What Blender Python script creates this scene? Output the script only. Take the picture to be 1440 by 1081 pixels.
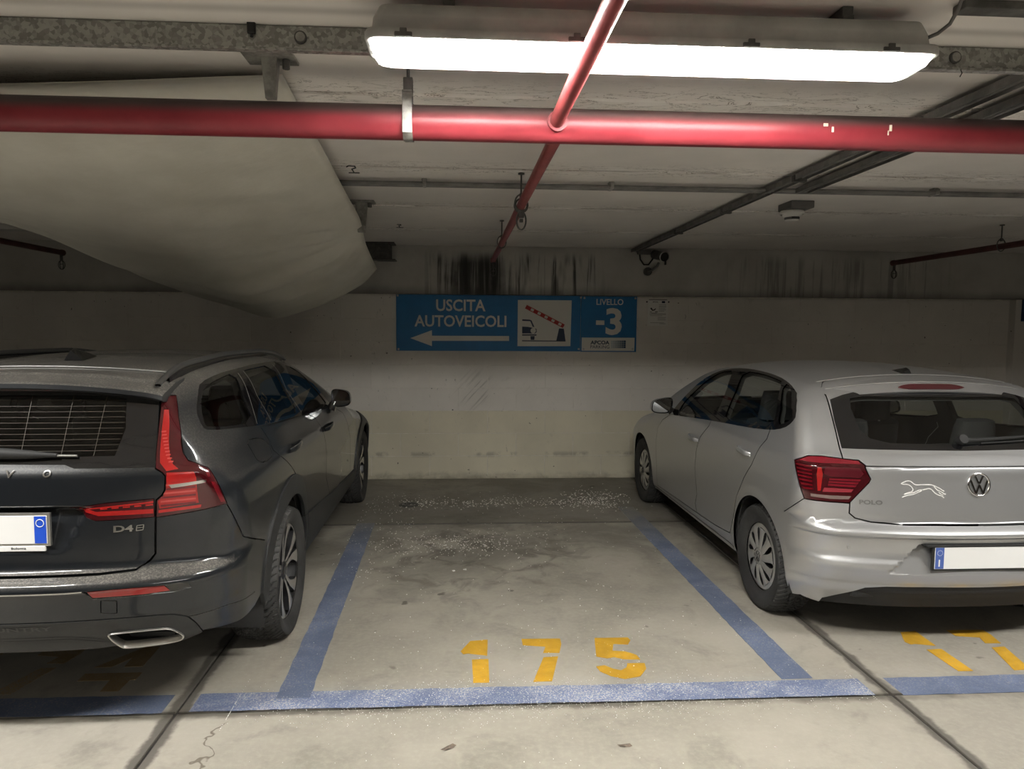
import bpy, bmesh, math, random
import numpy as np
from mathutils import Vector, Matrix

for _o in list(bpy.data.objects): bpy.data.objects.remove(_o)
SC = bpy.context.scene
COL = SC.collection
random.seed(7)
PI = math.pi

# ---------------------------------------------------------------- camera, world, lights, exposure
def make_camera():
    yaw, pitch, roll, H = .0604, -.0776, .0061, 1.6122
    cy, sy, cp, sp, cr, sr = math.cos(yaw), math.sin(yaw), math.cos(pitch), math.sin(pitch), math.cos(roll), math.sin(roll)
    fwd = Vector((sy*cp, cy*cp, sp)); right = Vector((cy, -sy, 0)); up = Vector((-sp*sy, -sp*cy, cp))
    X = right*cr + up*sr; Y = up*cr - right*sr; Zv = -fwd
    cam = bpy.data.cameras.new('camera'); o = bpy.data.objects.new('camera', cam); COL.objects.link(o)
    cam.sensor_fit = 'HORIZONTAL'; cam.sensor_width = 36.0; cam.lens = 986.55/1440*36.0
    cam.shift_x = 18.2/1440; cam.clip_start = .02
    o.matrix_world = Matrix(((X.x, Y.x, Zv.x, 0), (X.y, Y.y, Zv.y, 0), (X.z, Y.z, Zv.z, H), (0, 0, 0, 1)))
    SC.camera = o
make_camera()

w = bpy.data.worlds.new('garage_air'); SC.world = w; w.use_nodes = True
w.node_tree.nodes['Background'].inputs[0].default_value = (.9, .93, 1, 1)
w.node_tree.nodes['Background'].inputs[1].default_value = .02

TUBE_POWER = 620.0            # emission of the lit tubes in the ceiling lamp
def area(name, loc, sx, sy, power, color=(1, .982, .94), spread=160):
    l = bpy.data.lights.new(name, 'AREA'); l.shape = 'RECTANGLE'; l.size = sx; l.size_y = sy
    l.energy = power; l.color = color; l.spread = math.radians(spread)
    o = bpy.data.objects.new(name, l); COL.objects.link(o); o.location = loc
    return o
# neighbours of the strip lamp in the same row, left and right of the frame, and one over the driving lane behind the camera
area('row_lamp_light', (-2.75, 2.0, 2.375), 1.4, .12, 52, spread=136)
area('row_lamp_light', (3.85, 2.0, 2.375), 1.4, .12, 45, spread=136)
area('lane_lamp_light', (.5, -2.2, 2.375), 1.4, .12, 70)

SC.view_settings.view_transform = 'Standard'; SC.view_settings.look = 'None'
SC.view_settings.gamma = 1.0; SC.view_settings.use_curve_mapping = False
SC.view_settings.exposure = 0.35

# ---------------------------------------------------------------- materials
class NT:
    """tiny node-graph writer"""
    def __init__(s, name):
        s.m = bpy.data.materials.new(name); s.m.use_nodes = True
        s.t = s.m.node_tree; s.b = s.t.nodes['Principled BSDF']
    def n(s, ty, **kw):
        x = s.t.nodes.new(ty)
        for k, v in kw.items(): setattr(x, k, v)
        return x
    def put(s, sock, v):
        if hasattr(v, 'is_output') or isinstance(v, bpy.types.NodeSocket): s.t.links.new(v, sock)
        elif isinstance(v, (tuple, list)): sock.default_value = (*v, 1) if len(v) == 3 and sock.type == 'RGBA' else v
        else: sock.default_value = v
    def pos(s):
        if not hasattr(s, '_p'): s._p = s.n('ShaderNodeNewGeometry').outputs['Position']
        return s._p
    def obj(s):
        if not hasattr(s, '_o'): s._o = s.n('ShaderNodeTexCoord').outputs['Object']
        return s._o
    def sep(s, v=None):
        x = s.n('ShaderNodeSeparateXYZ'); s.put(x.inputs[0], v or s.pos()); return x.outputs
    def scale(s, v, sc):
        x = s.n('ShaderNodeVectorMath', operation='MULTIPLY'); s.put(x.inputs[0], v); x.inputs[1].default_value = sc; return x.outputs[0]
    def noise(s, scale, detail=4, rough=.55, vec=None, dist=0):
        x = s.n('ShaderNodeTexNoise'); s.put(x.inputs['Vector'], vec or s.pos())
        x.inputs['Scale'].default_value = scale; x.inputs['Detail'].default_value = detail
        x.inputs['Roughness'].default_value = rough; x.inputs['Distortion'].default_value = dist
        return x.outputs[0]
    def math(s, op, a, b=0., c=0.):
        x = s.n('ShaderNodeMath', operation=op); s.put(x.inputs[0], a); s.put(x.inputs[1], b)
        if op in ('MULTIPLY_ADD', 'SMOOTH_MIN'): s.put(x.inputs[2], c)
        return x.outputs[0]
    def step(s, v, a, b, lo=0., hi=1.):
        x = s.n('ShaderNodeMapRange', interpolation_type='SMOOTHSTEP'); s.put(x.inputs[0], v)
        for i, q in enumerate((a, b, lo, hi)): x.inputs[1+i].default_value = q
        return x.outputs[0]
    def mix(s, f, a, b):
        x = s.n('ShaderNodeMix', data_type='RGBA'); s.put(x.inputs[0], f); s.put(x.inputs[6], a); s.put(x.inputs[7], b); return x.outputs[2]
    def bump(s, h, strength=.3, dist=.01):
        x = s.n('ShaderNodeBump'); s.put(x.inputs['Height'], h); x.inputs['Strength'].default_value = strength; x.inputs['Distance'].default_value = dist
        s.t.links.new(x.outputs[0], s.b.inputs['Normal'])
    def set(s, **kw):
        names = dict(color='Base Color', rough='Roughness', metal='Metallic', coat='Coat Weight', coatr='Coat Roughness', spec='Specular IOR Level',
                     emit='Emission Color', power='Emission Strength', trans='Transmission Weight', alpha='Alpha', sheen='Sheen Weight')
        for k, v in kw.items(): s.put(s.b.inputs[names[k]], v)
        return s

def simple(name, color, rough=.5, metal=0., vary=.0, vscale=8., bump=0., bscale=40., **kw):
    t = NT(name); c = color
    if vary:
        f = t.step(t.noise(vscale, 5, .6, t.obj()), .35, .68)
        c = t.mix(f, tuple(q*(1-vary) for q in color), tuple(min(1, q*(1+vary)) for q in color))
    t.set(color=c, rough=rough, metal=metal, **kw)
    if bump: t.bump(t.noise(bscale, 4, .6, t.obj()), bump, .004)
    return t.m

def emit(name, color, power):
    t = NT(name); t.set(color=(0, 0, 0), emit=color, power=power); return t.m

def glass(name, tint, rough=.02, refl=1.0, haze=0.):
    t = NT(name); o = t.t.nodes['Material Output']
    tr = t.n('ShaderNodeBsdfTransparent'); tr.inputs[0].default_value = (*tint, 1)
    gl = t.n('ShaderNodeBsdfGlossy'); gl.inputs['Roughness'].default_value = rough
    gl.inputs[0].default_value = (refl, refl, refl, 1)
    fr = t.n('ShaderNodeFresnel'); bf = t.n('ShaderNodeNewGeometry').outputs['Backfacing']
    t.put(fr.inputs[0], t.math('MULTIPLY_ADD', bf, 1/1.5-1.5, 1.5))          # a pane reflects alike from both of its sides
    mx = t.n('ShaderNodeMixShader'); t.t.links.new(fr.outputs[0], mx.inputs[0])
    if haze:                                                    # grimy plastic scatters part of the light
        tl = t.n('ShaderNodeBsdfTranslucent'); m2 = t.n('ShaderNodeMixShader'); m2.inputs[0].default_value = haze
        t.t.links.new(tr.outputs[0], m2.inputs[1]); t.t.links.new(tl.outputs[0], m2.inputs[2]); tr = m2
    t.t.links.new(tr.outputs[0], mx.inputs[1]); t.t.links.new(gl.outputs[0], mx.inputs[2])
    t.t.links.new(mx.outputs[0], o.inputs[0]); return t.m

def floor_material(name, base, dirt):
    t = NT(name); x, y, z = t.sep()[:3]
    big = t.noise(.9, 5, .6); mid = t.noise(3.2, 6, .62, dist=.6); fine = t.noise(38, 5, .65)
    c = t.mix(t.step(big, .33, .68), tuple(q*.80 for q in base), tuple(q*1.10 for q in base))
    c = t.mix(t.math('MULTIPLY', t.step(mid, .48, .72), .62), c, tuple(q*.55 for q in base))
    c = t.mix(t.math('MULTIPLY', t.step(fine, .4, .75), .35), c, tuple(q*1.22 for q in base))
    # oil and tyre grime in the middle of the empty bay
    bx = t.math('SUBTRACT', x, .15); by = t.math('SUBTRACT', y, 5.0)
    d = t.math('SQRT', t.math('ADD', t.math('MULTIPLY', t.math('MULTIPLY', bx, bx), .55), t.math('MULTIPLY', t.math('MULTIPLY', by, by), .40)))
    oil = t.math('MULTIPLY', t.step(d, 1.0, .15), t.step(t.noise(4.2, 5, .6, dist=.8), .47, .66))
    c = t.mix(t.math('MULTIPLY', oil, dirt), c, (.075, .068, .055))
    grime = t.math('MULTIPLY', t.step(t.noise(1.6, 6, .65, dist=.5), .40, .62), t.step(y, 3.7, 5.2))
    c = t.mix(t.math('MULTIPLY', grime, .55), c, (.13, .12, .10))
    drop = t.math('MULTIPLY', t.step(t.noise(7.5, 2, .5), .70, .755), t.step(y, 2.6, 3.6))
    c = t.mix(t.math('MULTIPLY', drop, .75), c, (.07, .062, .05))
    # tar-dark edges where the joints were sealed
    wob = t.math('MULTIPLY', t.math('SUBTRACT', t.noise(9, 4, .6), .5), .07)
    for xj, wd in ((-1.175, .042), (1.942, .036)):
        dj = t.math('ABSOLUTE', t.math('ADD', t.math('SUBTRACT', x, xj), wob))
        c = t.mix(t.math('MULTIPLY', t.step(dj, wd+.012, wd-.014), .82), c, (.075, .068, .06))
    dj = t.math('ABSOLUTE', t.math('ADD', t.math('SUBTRACT', y, 2.895), wob))
    c = t.mix(t.math('MULTIPLY', t.step(dj, .05, .012), t.step(t.noise(3, 3), .34, .55, .25, .8)), c, (.10, .09, .075))
    dj = t.math('ABSOLUTE', t.math('ADD', t.math('SUBTRACT', y, 5.752), t.math('MULTIPLY', wob, .35)))
    c = t.mix(t.math('MULTIPLY', t.step(dj, .03, .006), .9), c, (.05, .045, .04))
    # hairline crack in the near slab
    ck = t.math('ABSOLUTE', t.math('SUBTRACT', t.math('ADD', x, t.math('MULTIPLY', t.math('SUBTRACT', t.noise(5, 3), .5), .3)), -.97))
    c = t.mix(t.math('MULTIPLY', t.step(ck, .006, .001), t.math('MULTIPLY', t.step(y, 2.85, 2.8), t.step(y, 2.2, 2.3))), c, (.16, .14, .11))
    t.set(color=c, rough=t.step(mid, .3, .7, .62, .48), spec=.35)
    t.bump(t.math('ADD', fine, t.math('MULTIPLY', mid, .6)), .22, .006)
    return t.m

def paint_line(name, col, under, wear, wlo=.52, whi=.62):
    t = NT(name); n1 = t.noise(3.0, 5, .65, dist=.4); n2 = t.noise(110, 5, .75)
    c = t.mix(t.step(n1, .35, .7), tuple(q*.80 for q in col), tuple(q*1.2 for q in col))
    yy = t.sep()[1]; far = t.math('MULTIPLY', t.step(yy, 4.9, 6.3), t.step(n1, .25, .6, .35, 1.))
    c = t.mix(far, c, tuple(q*.62 for q in under))
    wn = t.math('MULTIPLY', t.step(n2, wlo, whi), t.math('MULTIPLY', t.step(n1, .40, .62, .25, 1.), wear))
    c = t.mix(wn, c, under)
    t.set(color=c, rough=.55, spec=.35); t.bump(n2, .12, .003); return t.m

def wall_material(name, base, dirty=0.):
    t = NT(name); x, y, z = t.sep()[:3]
    n1 = t.noise(1.1, 5, .6); n2 = t.noise(7, 5, .65, dist=.5); n3 = t.noise(45, 4, .6)
    oi = t.n('ShaderNodeObjectInfo').outputs['Random']
    c = t.mix(t.step(n1, .3, .7), tuple(q*.90 for q in base), tuple(q*1.06 for q in base))
    c = t.mix(t.math('MULTIPLY', oi, .16), c, tuple(q*.72 for q in base))
    c = t.mix(t.math('MULTIPLY', t.step(n2, .60, .76), .32), c, (base[0]*.5, base[1]*.48, base[2]*.44))
    scuff = t.math('MULTIPLY', t.step(t.noise(13, 5, .7, t.scale(t.pos(), (1.8, 1, .7)), dist=1.2), .63, .72), t.step(n1, .42, .6))
    c = t.mix(t.math('MULTIPLY', scuff, .55), c, (.10, .095, .085))
    spot = t.step(t.noise(26, 1, .4), .775, .80)
    c = t.mix(t.math('MULTIPLY', spot, .8), c, (.03, .03, .03))
    cs = t.math('MULTIPLY', t.step(t.math('ABSOLUTE', t.math('SUBTRACT', z, .262)), .045, .004), t.step(t.noise(3.5, 5, .65), .50, .60))
    c = t.mix(t.math('MULTIPLY', cs, .42), c, (.17, .155, .125))
    sx = t.math('ADD', x, t.math('MULTIPLY', z, -.9)); sd = t.math('SQRT', t.math('ADD', t.math('POWER', t.math('SUBTRACT', x, .20), 2.), t.math('POWER', t.math('SUBTRACT', z, .96), 2.)))
    cmb = t.n('ShaderNodeCombineXYZ'); t.put(cmb.inputs[0], t.math('MULTIPLY', sx, 26.)); t.put(cmb.inputs[1], t.math('MULTIPLY', z, 3.)); brush = t.noise(1, 4, .6, cmb.outputs[0])
    c = t.mix(t.math('MULTIPLY', t.math('MULTIPLY', t.step(sd, .30, .04), t.step(brush, .50, .66)), .42), c, (.12, .115, .105))
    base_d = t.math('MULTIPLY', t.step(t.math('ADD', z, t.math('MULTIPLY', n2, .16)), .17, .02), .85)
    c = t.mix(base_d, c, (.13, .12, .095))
    t.set(color=c, rough=.62, spec=.3); t.bump(t.math('ADD', n3, t.math('MULTIPLY', n2, .5)), .18, .006); return t.m

def beam_material():
    t = NT('stained_beam_concrete'); x, y, z = t.sep()[:3]
    c = t.mix(t.step(t.noise(1.5, 5, .6), .3, .7), (.42, .405, .375), (.55, .535, .50))
    edge = t.math('MULTIPLY', t.math('SUBTRACT', t.noise(4, 3), .5), .3)
    run = t.noise(1, 5, .6, t.scale(t.pos(), (14, 2, .55)), dist=.35)
    run2 = t.noise(1, 3, .5, t.scale(t.pos(), (5, 2, .9)))
    for xa, xb, k in ((-.45, 1.75, 1.0), (2.7, 5.6, .42)):
        m = t.math('MULTIPLY', t.step(t.math('ADD', x, edge), xa, xa+.35), t.step(t.math('ADD', x, edge), xb, xb-.5))
        m = t.math('MULTIPLY', m, t.step(z, 2.46, 2.33))
        st = t.math('MAXIMUM', t.math('MULTIPLY', t.step(run, .51, .62), .92), t.math('MULTIPLY', t.step(run2, .53, .63), .6))
        c = t.mix(t.math('MULTIPLY', t.math('MULTIPLY', m, st), k), c, (.028, .027, .024))
    # the black mould patch round the pipe end
    mx = t.math('ABSOLUTE', t.math('SUBTRACT', t.math('ADD', x, edge), .22))
    pm = t.math('MULTIPLY', t.step(mx, .40, .14), t.step(run, .30, .50))
    c = t.mix(t.math('MULTIPLY', pm, t.step(z, 2.47, 2.30, 0, .93)), c, (.022, .022, .02))
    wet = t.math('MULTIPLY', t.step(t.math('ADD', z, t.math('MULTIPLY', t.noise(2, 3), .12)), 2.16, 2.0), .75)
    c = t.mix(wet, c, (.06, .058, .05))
    t.set(color=c, rough=.75); t.bump(t.noise(30, 5, .6), .3, .008); return t.m

def ceiling_material():
    t = NT('painted_ceiling_plank'); x, y, z = t.sep()[:3]
    n1 = t.noise(.8, 5, .6); n2 = t.noise(9, 6, .65, t.scale(t.pos(), (.5, 1.6, 1)), dist=.6)
    base = (.78, .745, .71)
    c = t.mix(t.step(n1, .3, .7), tuple(q*.88 for q in base), tuple(q*1.04 for q in base))
    yj = t.math('MULTIPLY', t.math('SUBTRACT', y, 2.715), 1/1.185)
    d = t.math('ABSOLUTE', t.math('SUBTRACT', yj, t.math('ROUND', yj)))           # distance from a plank joint
    near = t.step(d, .14, .0)
    peel = t.math('MULTIPLY', near, t.step(n2, .50, .60))
    c = t.mix(t.math('MULTIPLY', peel, .8), c, (.82, .80, .77))
    crack = t.math('MULTIPLY', t.step(d, .2, .02), t.step(t.math('ABSOLUTE', t.math('SUBTRACT', n2, .5)), .012, .002))
    c = t.mix(t.math('MULTIPLY', crack, .8), c, (.12, .105, .085))
    rust = t.math('MULTIPLY', t.step(d, .022, .004), t.step(t.noise(1.3, 3), .46, .62))
    c = t.mix(t.math('MULTIPLY', rust, .65), c, (.13, .10, .07))
    dl = t.math('ABSOLUTE', t.math('SUBTRACT', y, 2.035))
    c = t.mix(t.step(dl, .04, .0, 0, .42), c, (.20, .185, .17))
    t.set(color=c, rough=.72, spec=.25); t.bump(t.math('ADD', n2, peel), .18, .006); return t.m

def dusty_paint(name, col, metal, rough, dust, dcol=(.30, .28, .25), coat=1.0, spec=.5, coatr=.03):
    t = NT(name); nz = t.sep(t.n('ShaderNodeNewGeometry').outputs['Normal'])[2]
    n1 = t.noise(140, 3, .7, t.obj()); n2 = t.noise(5, 4, .6, t.obj())
    d = t.math('MULTIPLY', t.step(nz, .35, .95), t.math('MULTIPLY', t.step(n1, .40, .70, .35, 1.), t.step(n2, .2, .8, .6, 1.)))
    d = t.math('MULTIPLY', d, dust)
    low = t.math('MULTIPLY', t.step(n2, .42, .75), dust*.02)
    d = t.math('MAXIMUM', d, low)
    c = t.mix(d, col, dcol)
    t.set(color=c, metal=t.math('MULTIPLY', t.math('SUBTRACT', 1., d), metal), rough=t.step(d, 0, .5, rough, .6), coat=t.math('MULTIPLY', t.math('SUBTRACT', 1., d), coat), coatr=coatr, spec=spec)
    return t.m

M = {}
def build_materials():
    M['slab'] = floor_material('worn_concrete_slab', (.37, .345, .295), .75)
    M['slab_dark'] = floor_material('grimy_concrete_slab', (.27, .25, .215), .5)
    M['sealant'] = simple('dark_joint_sealant', (.045, .04, .036), .8, vary=.4)
    M['blue'] = paint_line('worn_blue_line_paint', (.14, .175, .275), (.38, .36, .31), .8)
    M['blue_worn'] = paint_line('chalky_blue_line_paint', (.15, .195, .34), (.56, .54, .50), .85, .44, .60)
    M['yellow'] = paint_line('worn_yellow_paint', (.58, .33, .03), (.42, .36, .24), .8, .56, .66)
    M['yellow_old'] = paint_line('faded_orange_paint', (.34, .235, .11), (.33, .30, .24), 1.0, .42, .55)
    M['flake'] = simple('white_paint_flakes', (.78, .77, .73), .7)
    M['block_up'] = wall_material('grey_white_block_paint', (.74, .71, .665))
    M['block_low'] = wall_material('cream_block_paint', (.71, .665, .53))
    M['mortar'] = simple('painted_mortar', (.70, .67, .61), .8, vary=.15)
    M['beam'] = beam_material(); M['ceil'] = ceiling_material()
    M['plain_wall'] = simple('plain_garage_wall', (.36, .34, .30), .8, vary=.15, vscale=2)
    M['red'] = None
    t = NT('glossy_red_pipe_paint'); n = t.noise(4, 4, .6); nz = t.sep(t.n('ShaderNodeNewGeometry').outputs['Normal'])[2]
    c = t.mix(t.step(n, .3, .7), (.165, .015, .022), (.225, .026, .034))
    c = t.mix(t.math('MULTIPLY', t.step(nz, -.12, .55), .92), c, (.06, .045, .042))          # settled dust, and the unlit upper half painted dark with it
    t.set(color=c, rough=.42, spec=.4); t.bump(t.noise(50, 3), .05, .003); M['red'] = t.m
    t = NT('red_branch_pipe_paint'); n = t.noise(9, 4, .6)
    t.set(color=t.mix(t.step(n, .3, .7), (.21, .035, .038), (.29, .06, .06)), rough=.42); M['red2'] = t.m
    t = NT('spangled_zinc'); v = t.n('ShaderNodeTexVoronoi'); t.put(v.inputs['Vector'], t.pos()); v.inputs['Scale'].default_value = 90
    t.set(color=t.mix(t.step(t.sep(v.outputs['Color'])[0], .1, .9), (.24, .24, .225), (.42, .42, .40)), rough=.45, metal=.65); M['zinc'] = t.m; M['red_dark'] = simple('dark_red_pipe_paint', (.075, .022, .02), .6, vary=.3)  # last one: a darker red for the left and right branches
    M['zinc_old'] = simple('dull_zinc', (.30, .295, .275), .55, .6, vary=.3, vscale=20)
    M['zinc_dark'] = simple('dusty_dark_zinc', (.10, .098, .092), .6, .4, vary=.3, vscale=14)
    M['conduit'] = simple('grey_conduit', (.17, .165, .16), .5, .2, vary=.2)
    M['tray'] = simple('dusty_grey_cable_tray', (.16, .155, .15), .6, .2, vary=.25, vscale=12)
    M['lamp_grey'] = simple('aged_grey_lamp_housing', (.36, .36, .345), .5, vary=.12)
    M['lamp_white'] = simple('white_lamp_reflector', (.62, .615, .59), .4)
    M['yellow_clip'] = simple('yellowed_plastic_clip', (.62, .55, .30), .45)
    M['tube'] = emit('lit_tube', (1, .982, .945), TUBE_POWER)
    M['lens'] = glass('clear_lamp_cover', (.97, .965, .93), .05, .6, .5)
    t = NT('dusty_white_tarpaulin'); n = t.noise(2.2, 5, .6); n2 = t.noise(26, 4, .6, t.scale(t.pos(), (.5, 1.5, 1.5)))
    t.set(color=t.mix(t.step(n, .3, .7), (.60, .58, .51), (.70, .68, .61)), rough=.7, spec=.2); t.bump(n2, .15, .01); M['tarp'] = t.m
    M['sign_blue'] = simple('blue_sign_face', (.012, .17, .43), .38, vary=.06)
    M['sign_white'] = simple('white_sign_vinyl', (.76, .75, .70), .45)
    M['sign_navy'] = simple('navy_sign_vinyl', (.012, .03, .075), .45)
    M['sign_red'] = simple('red_sign_vinyl', (.42, .02, .02), .45)
    M['sign_cyan'] = simple('pale_blue_sign_vinyl', (.20, .40, .52), .45)
    M['sign_back'] = simple('dark_blue_sign', (.02, .045, .11), .5)
    M['paper'] = simple('notice_paper', (.76, .75, .72), .7); M['ink'] = simple('grey_print', (.25, .245, .24), .7); M['ink_dark'] = simple('black_print', (.03, .03, .03), .7)
    M['screw'] = simple('screw_head', (.55, .55, .53), .35, .7)
    M['white_plastic'] = simple('white_plastic', (.62, .61, .58), .45); M['grey_plastic'] = simple('grey_plastic', (.11, .107, .103), .5)
    M['black_plastic'] = simple('black_plastic', (.018, .018, .018), .68, bump=.1, bscale=300)
    M['black_gloss'] = simple('gloss_black_trim', (.006, .006, .007), .07, coat=1.0, coatr=.02)
    M['silver_paint'] = dusty_paint('silver_car_paint', (.56, .565, .575), .82, .40, .12, (.42, .41, .385), .35, coatr=.12)
    M['dark_paint'] = dusty_paint('graphite_car_paint', (.0125, .0145, .0175), .22, .30, .85, (.27, .25, .22), 1.0, .2)
    M['cladding'] = simple('charcoal_cladding', (.020, .021, .022), .5, vary=.15, vscale=14)
    M['rubber'] = simple('tyre_rubber', (.026, .0255, .025), .75, vary=.35, vscale=6)
    M['rubber_seal'] = simple('black_rubber_seal', (.012, .012, .012), .6)
    M['trim'] = simple('dark_interior_trim', (.065, .064, .062), .8); M['trim_light'] = simple('grey_headliner', (.28, .275, .26), .85)
    M['fabric'] = simple('dark_seat_fabric', (.05, .05, .052), .85, bump=.2, bscale=200)
    M['leather'] = simple('brown_black_seat', (.045, .035, .028), .6)
    M['alloy'] = simple('silver_wheel_cover', (.50, .495, .475), .32, .65, vary=.1)
    M['machined'] = simple('machined_alloy', (.62, .61, .60), .25, .85); M['rim_black'] = simple('black_rim', (.012, .012, .013), .35)
    M['disc'] = simple('brake_disc', (.16, .15, .14), .45, .8)
    M['chrome'] = simple('chrome', (.80, .80, .80), .12, 1.0); M['badge_grey'] = simple('grey_badge', (.33, .33, .33), .35, .7)
    M['steel'] = simple('brushed_steel', (.55, .54, .52), .30, .9)
    M['car_glass'] = glass('tinted_car_glass', (.70, .73, .71)); M['car_glass_dark'] = glass('dark_tinted_glass', (.30, .31, .30))
    M['mirror'] = simple('mirror_glass', (.75, .77, .78), .03, 1.0)
    M['lens_dark'] = simple('dark_red_lens', (.042, .002, .004), .12, coat=1., coatr=.02)
    M['lens_mid'] = simple('red_lens', (.11, .004, .008), .14, coat=1., coatr=.02)
    M['lens_red'] = simple('bright_red_lens', (.30, .010, .009), .2, coat=1., coatr=.02)
    M['lens_pale'] = simple('pale_red_lens', (.42, .05, .045), .2, coat=1.)
    M['lens_clear'] = simple('clear_grey_lens', (.17, .125, .115), .15, coat=1.)
    M['lens_wine'] = simple('wine_lens', (.075, .007, .012), .14, coat=1.)
    M['plate'] = simple('white_number_plate', (.86, .86, .85), .4); M['plate_blue'] = simple('plate_blue_band', (.015, .085, .62), .4)
    M['plate_blue2'] = simple('plate_blue_band_faded', (.07, .13, .42), .4); M['plate_red'] = simple('red_region_mark', (.62, .10, .10), .4)
    M['wire'] = simple('defroster_wire', (.055, .042, .026), .5)
    M['decal'] = simple('white_sticker', (.86, .85, .83), .5)
    M['edge_highlight'] = simple('painted_edge_highlight', (.42, .42, .41), .35, .5); M['satin'] = simple('satin_roof_rail', (.10, .098, .095), .35, .6); M['embossed'] = simple('embossed_charcoal', (.055, .055, .054), .35)  # first one: pale colour for highlights laid along car panel edges
    M['windscreen'] = glass('clear_windscreen', (.86, .88, .87)); M['pen'] = simple('black_marker', (.02, .02, .02), .8)
build_materials()

# ---------------------------------------------------------------- helpers
def link(name, mesh, parent=None, loc=None):
    o = bpy.data.objects.new(name, mesh); COL.objects.link(o)
    if parent is not None: o.parent = parent
    if loc is not None: o.location = loc
    return o
def empty(name, loc=(0, 0, 0)):
    o = bpy.data.objects.new(name, None); COL.objects.link(o); o.location = loc; o.empty_display_size = .1; return o
def tag(o, label, cat, group=None):
    o['label'] = label; o['category'] = cat
    if group: o['group'] = group
    return o
def structure(o): o['kind'] = 'structure'; return o

class MB:
    """mesh collector; every finished MB becomes ONE object"""
    def __init__(s): s.v = []; s.f = []; s.mi = []; s.sm = []; s.mats = []
    def _m(s, m):
        if m not in s.mats: s.mats.append(m)
        return s.mats.index(m)
    def add(s, vs, fs, m=None, smooth=False):
        b = len(s.v); s.v += [tuple(map(float, q)) for q in vs]; s.f += [tuple(b+i for i in f) for f in fs]
        k = s._m(m) if m else 0
        s.mi += [k]*len(fs); s.sm += [smooth]*len(fs); return s
    def box(s, c, d, m=None, bev=0., rot=None):
        bm = bmesh.new(); bmesh.ops.create_cube(bm, size=1.)
        for q in bm.verts: q.co = Vector((q.co.x*d[0], q.co.y*d[1], q.co.z*d[2]))
        if bev: bmesh.ops.bevel(bm, geom=bm.edges[:], offset=min(bev, min(d)*.45), segments=2, profile=.6, affect='EDGES')
        R = rot or Matrix(); bm.verts.index_update()
        vs = [R @ q.co + Vector(c) for q in bm.verts]; fs = [[q.index for q in f.verts] for f in bm.faces]; bm.free()
        return s.add(vs, fs, m)
    def cyl(s, a, b, r, m=None, n=16, r2=None, caps=True, smooth=True):
        a, b = Vector(a), Vector(b); d = (b-a).normalized(); u = d.orthogonal().normalized(); w_ = d.cross(u); r2 = r if r2 is None else r2
        vs = [a + (u*math.cos(2*PI*i/n) + w_*math.sin(2*PI*i/n))*r for i in range(n)] + [b + (u*math.cos(2*PI*i/n) + w_*math.sin(2*PI*i/n))*r2 for i in range(n)]
        s.add(vs, [(i, (i+1) % n, n+(i+1) % n, n+i) for i in range(n)], m, smooth)
        if caps: s.add(vs, [tuple(range(n-1, -1, -1)), tuple(range(n, 2*n))], m)
        return s
    def tube(s, pts, r, m=None, n=10, closed=False, caps=True):
        P = [Vector(p) for p in pts]; k = len(P); vs = []; pu = None
        rr = r if isinstance(r, (list, tuple)) else [r]*k
        for i, p in enumerate(P):
            d = ((P[(i+1) % k] if closed or i < k-1 else p) - (P[i-1] if closed or i > 0 else p)).normalized()
            u = d.orthogonal().normalized() if pu is None else (pu - d*pu.dot(d)).normalized()
            pu = u; w_ = d.cross(u)
            vs += [p + (u*math.cos(2*PI*j/n) + w_*math.sin(2*PI*j/n))*rr[i] for j in range(n)]
        fs = [(i*n+j, i*n+(j+1) % n, ((i+1) % k)*n+(j+1) % n, ((i+1) % k)*n+j) for i in range(k if closed else k-1) for j in range(n)]
        s.add(vs, fs, m, True)
        if caps and not closed: s.add(vs, [tuple(range(n-1, -1, -1)), tuple(range((k-1)*n, k*n))], m)
        return s
    def prism(s, poly, axes, d0, d1, m=None):
        """2-D outline in plane axes ('xz','xy','yz') extruded between d0 and d1 along the third axis"""
        ia, ib = 'xyz'.index(axes[0]), 'xyz'.index(axes[1]); ic = 3-ia-ib; n = len(poly); vs = []
        for d in (d0, d1):
            for a, b in poly:
                q = [0, 0, 0]; q[ia], q[ib], q[ic] = a, b, d; vs.append(q)
        return s.add(vs, [tuple(range(n)), tuple(range(2*n-1, n-1, -1))] + [(i, n+i, n+(i+1) % n, (i+1) % n) for i in range(n)], m)
    def lathe(s, prof, m=None, n=48, c=(0, 0, 0), axis=0, smooth=True):
        """profile of (axial, radius) turned about axis 0/2"""
        vs = []
        for a, r in prof:
            for j in range(n):
                t = 2*PI*j/n; q = (a, r*math.cos(t), r*math.sin(t)) if axis == 0 else (r*math.cos(t), r*math.sin(t), a)
                vs.append((q[0]+c[0], q[1]+c[1], q[2]+c[2]))
        k = len(prof)
        return s.add(vs, [(i*n+j, i*n+(j+1) % n, (i+1)*n+(j+1) % n, (i+1)*n+j) for i in range(k-1) for j in range(n)], m, smooth)
    def grid(s, P, m=None, smooth=True, closed_u=False):
        """P[i][j] grid of points"""
        a, b = len(P), len(P[0]); vs = [p for row in P for p in row]
        return s.add(vs, [(i*b+j, i*b+(j+1) % b, ((i+1) % a)*b+(j+1) % b, ((i+1) % a)*b+j) for i in range(a if closed_u else a-1) for j in range(b-1)], m, smooth)
    def mesh(s, name, m=None, fix=True):
        me = bpy.data.meshes.new(name); me.from_pydata(s.v, [], s.f)
        mats = s.mats or [m]
        for q in mats: me.materials.append(q if q is not None else m)
        me.polygons.foreach_set('material_index', s.mi); me.polygons.foreach_set('use_smooth', s.sm)
        if fix:
            bm = bmesh.new(); bm.from_mesh(me); bmesh.ops.recalc_face_normals(bm, faces=bm.faces[:]); bm.to_mesh(me); bm.free()
        me.update(); return me
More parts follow.
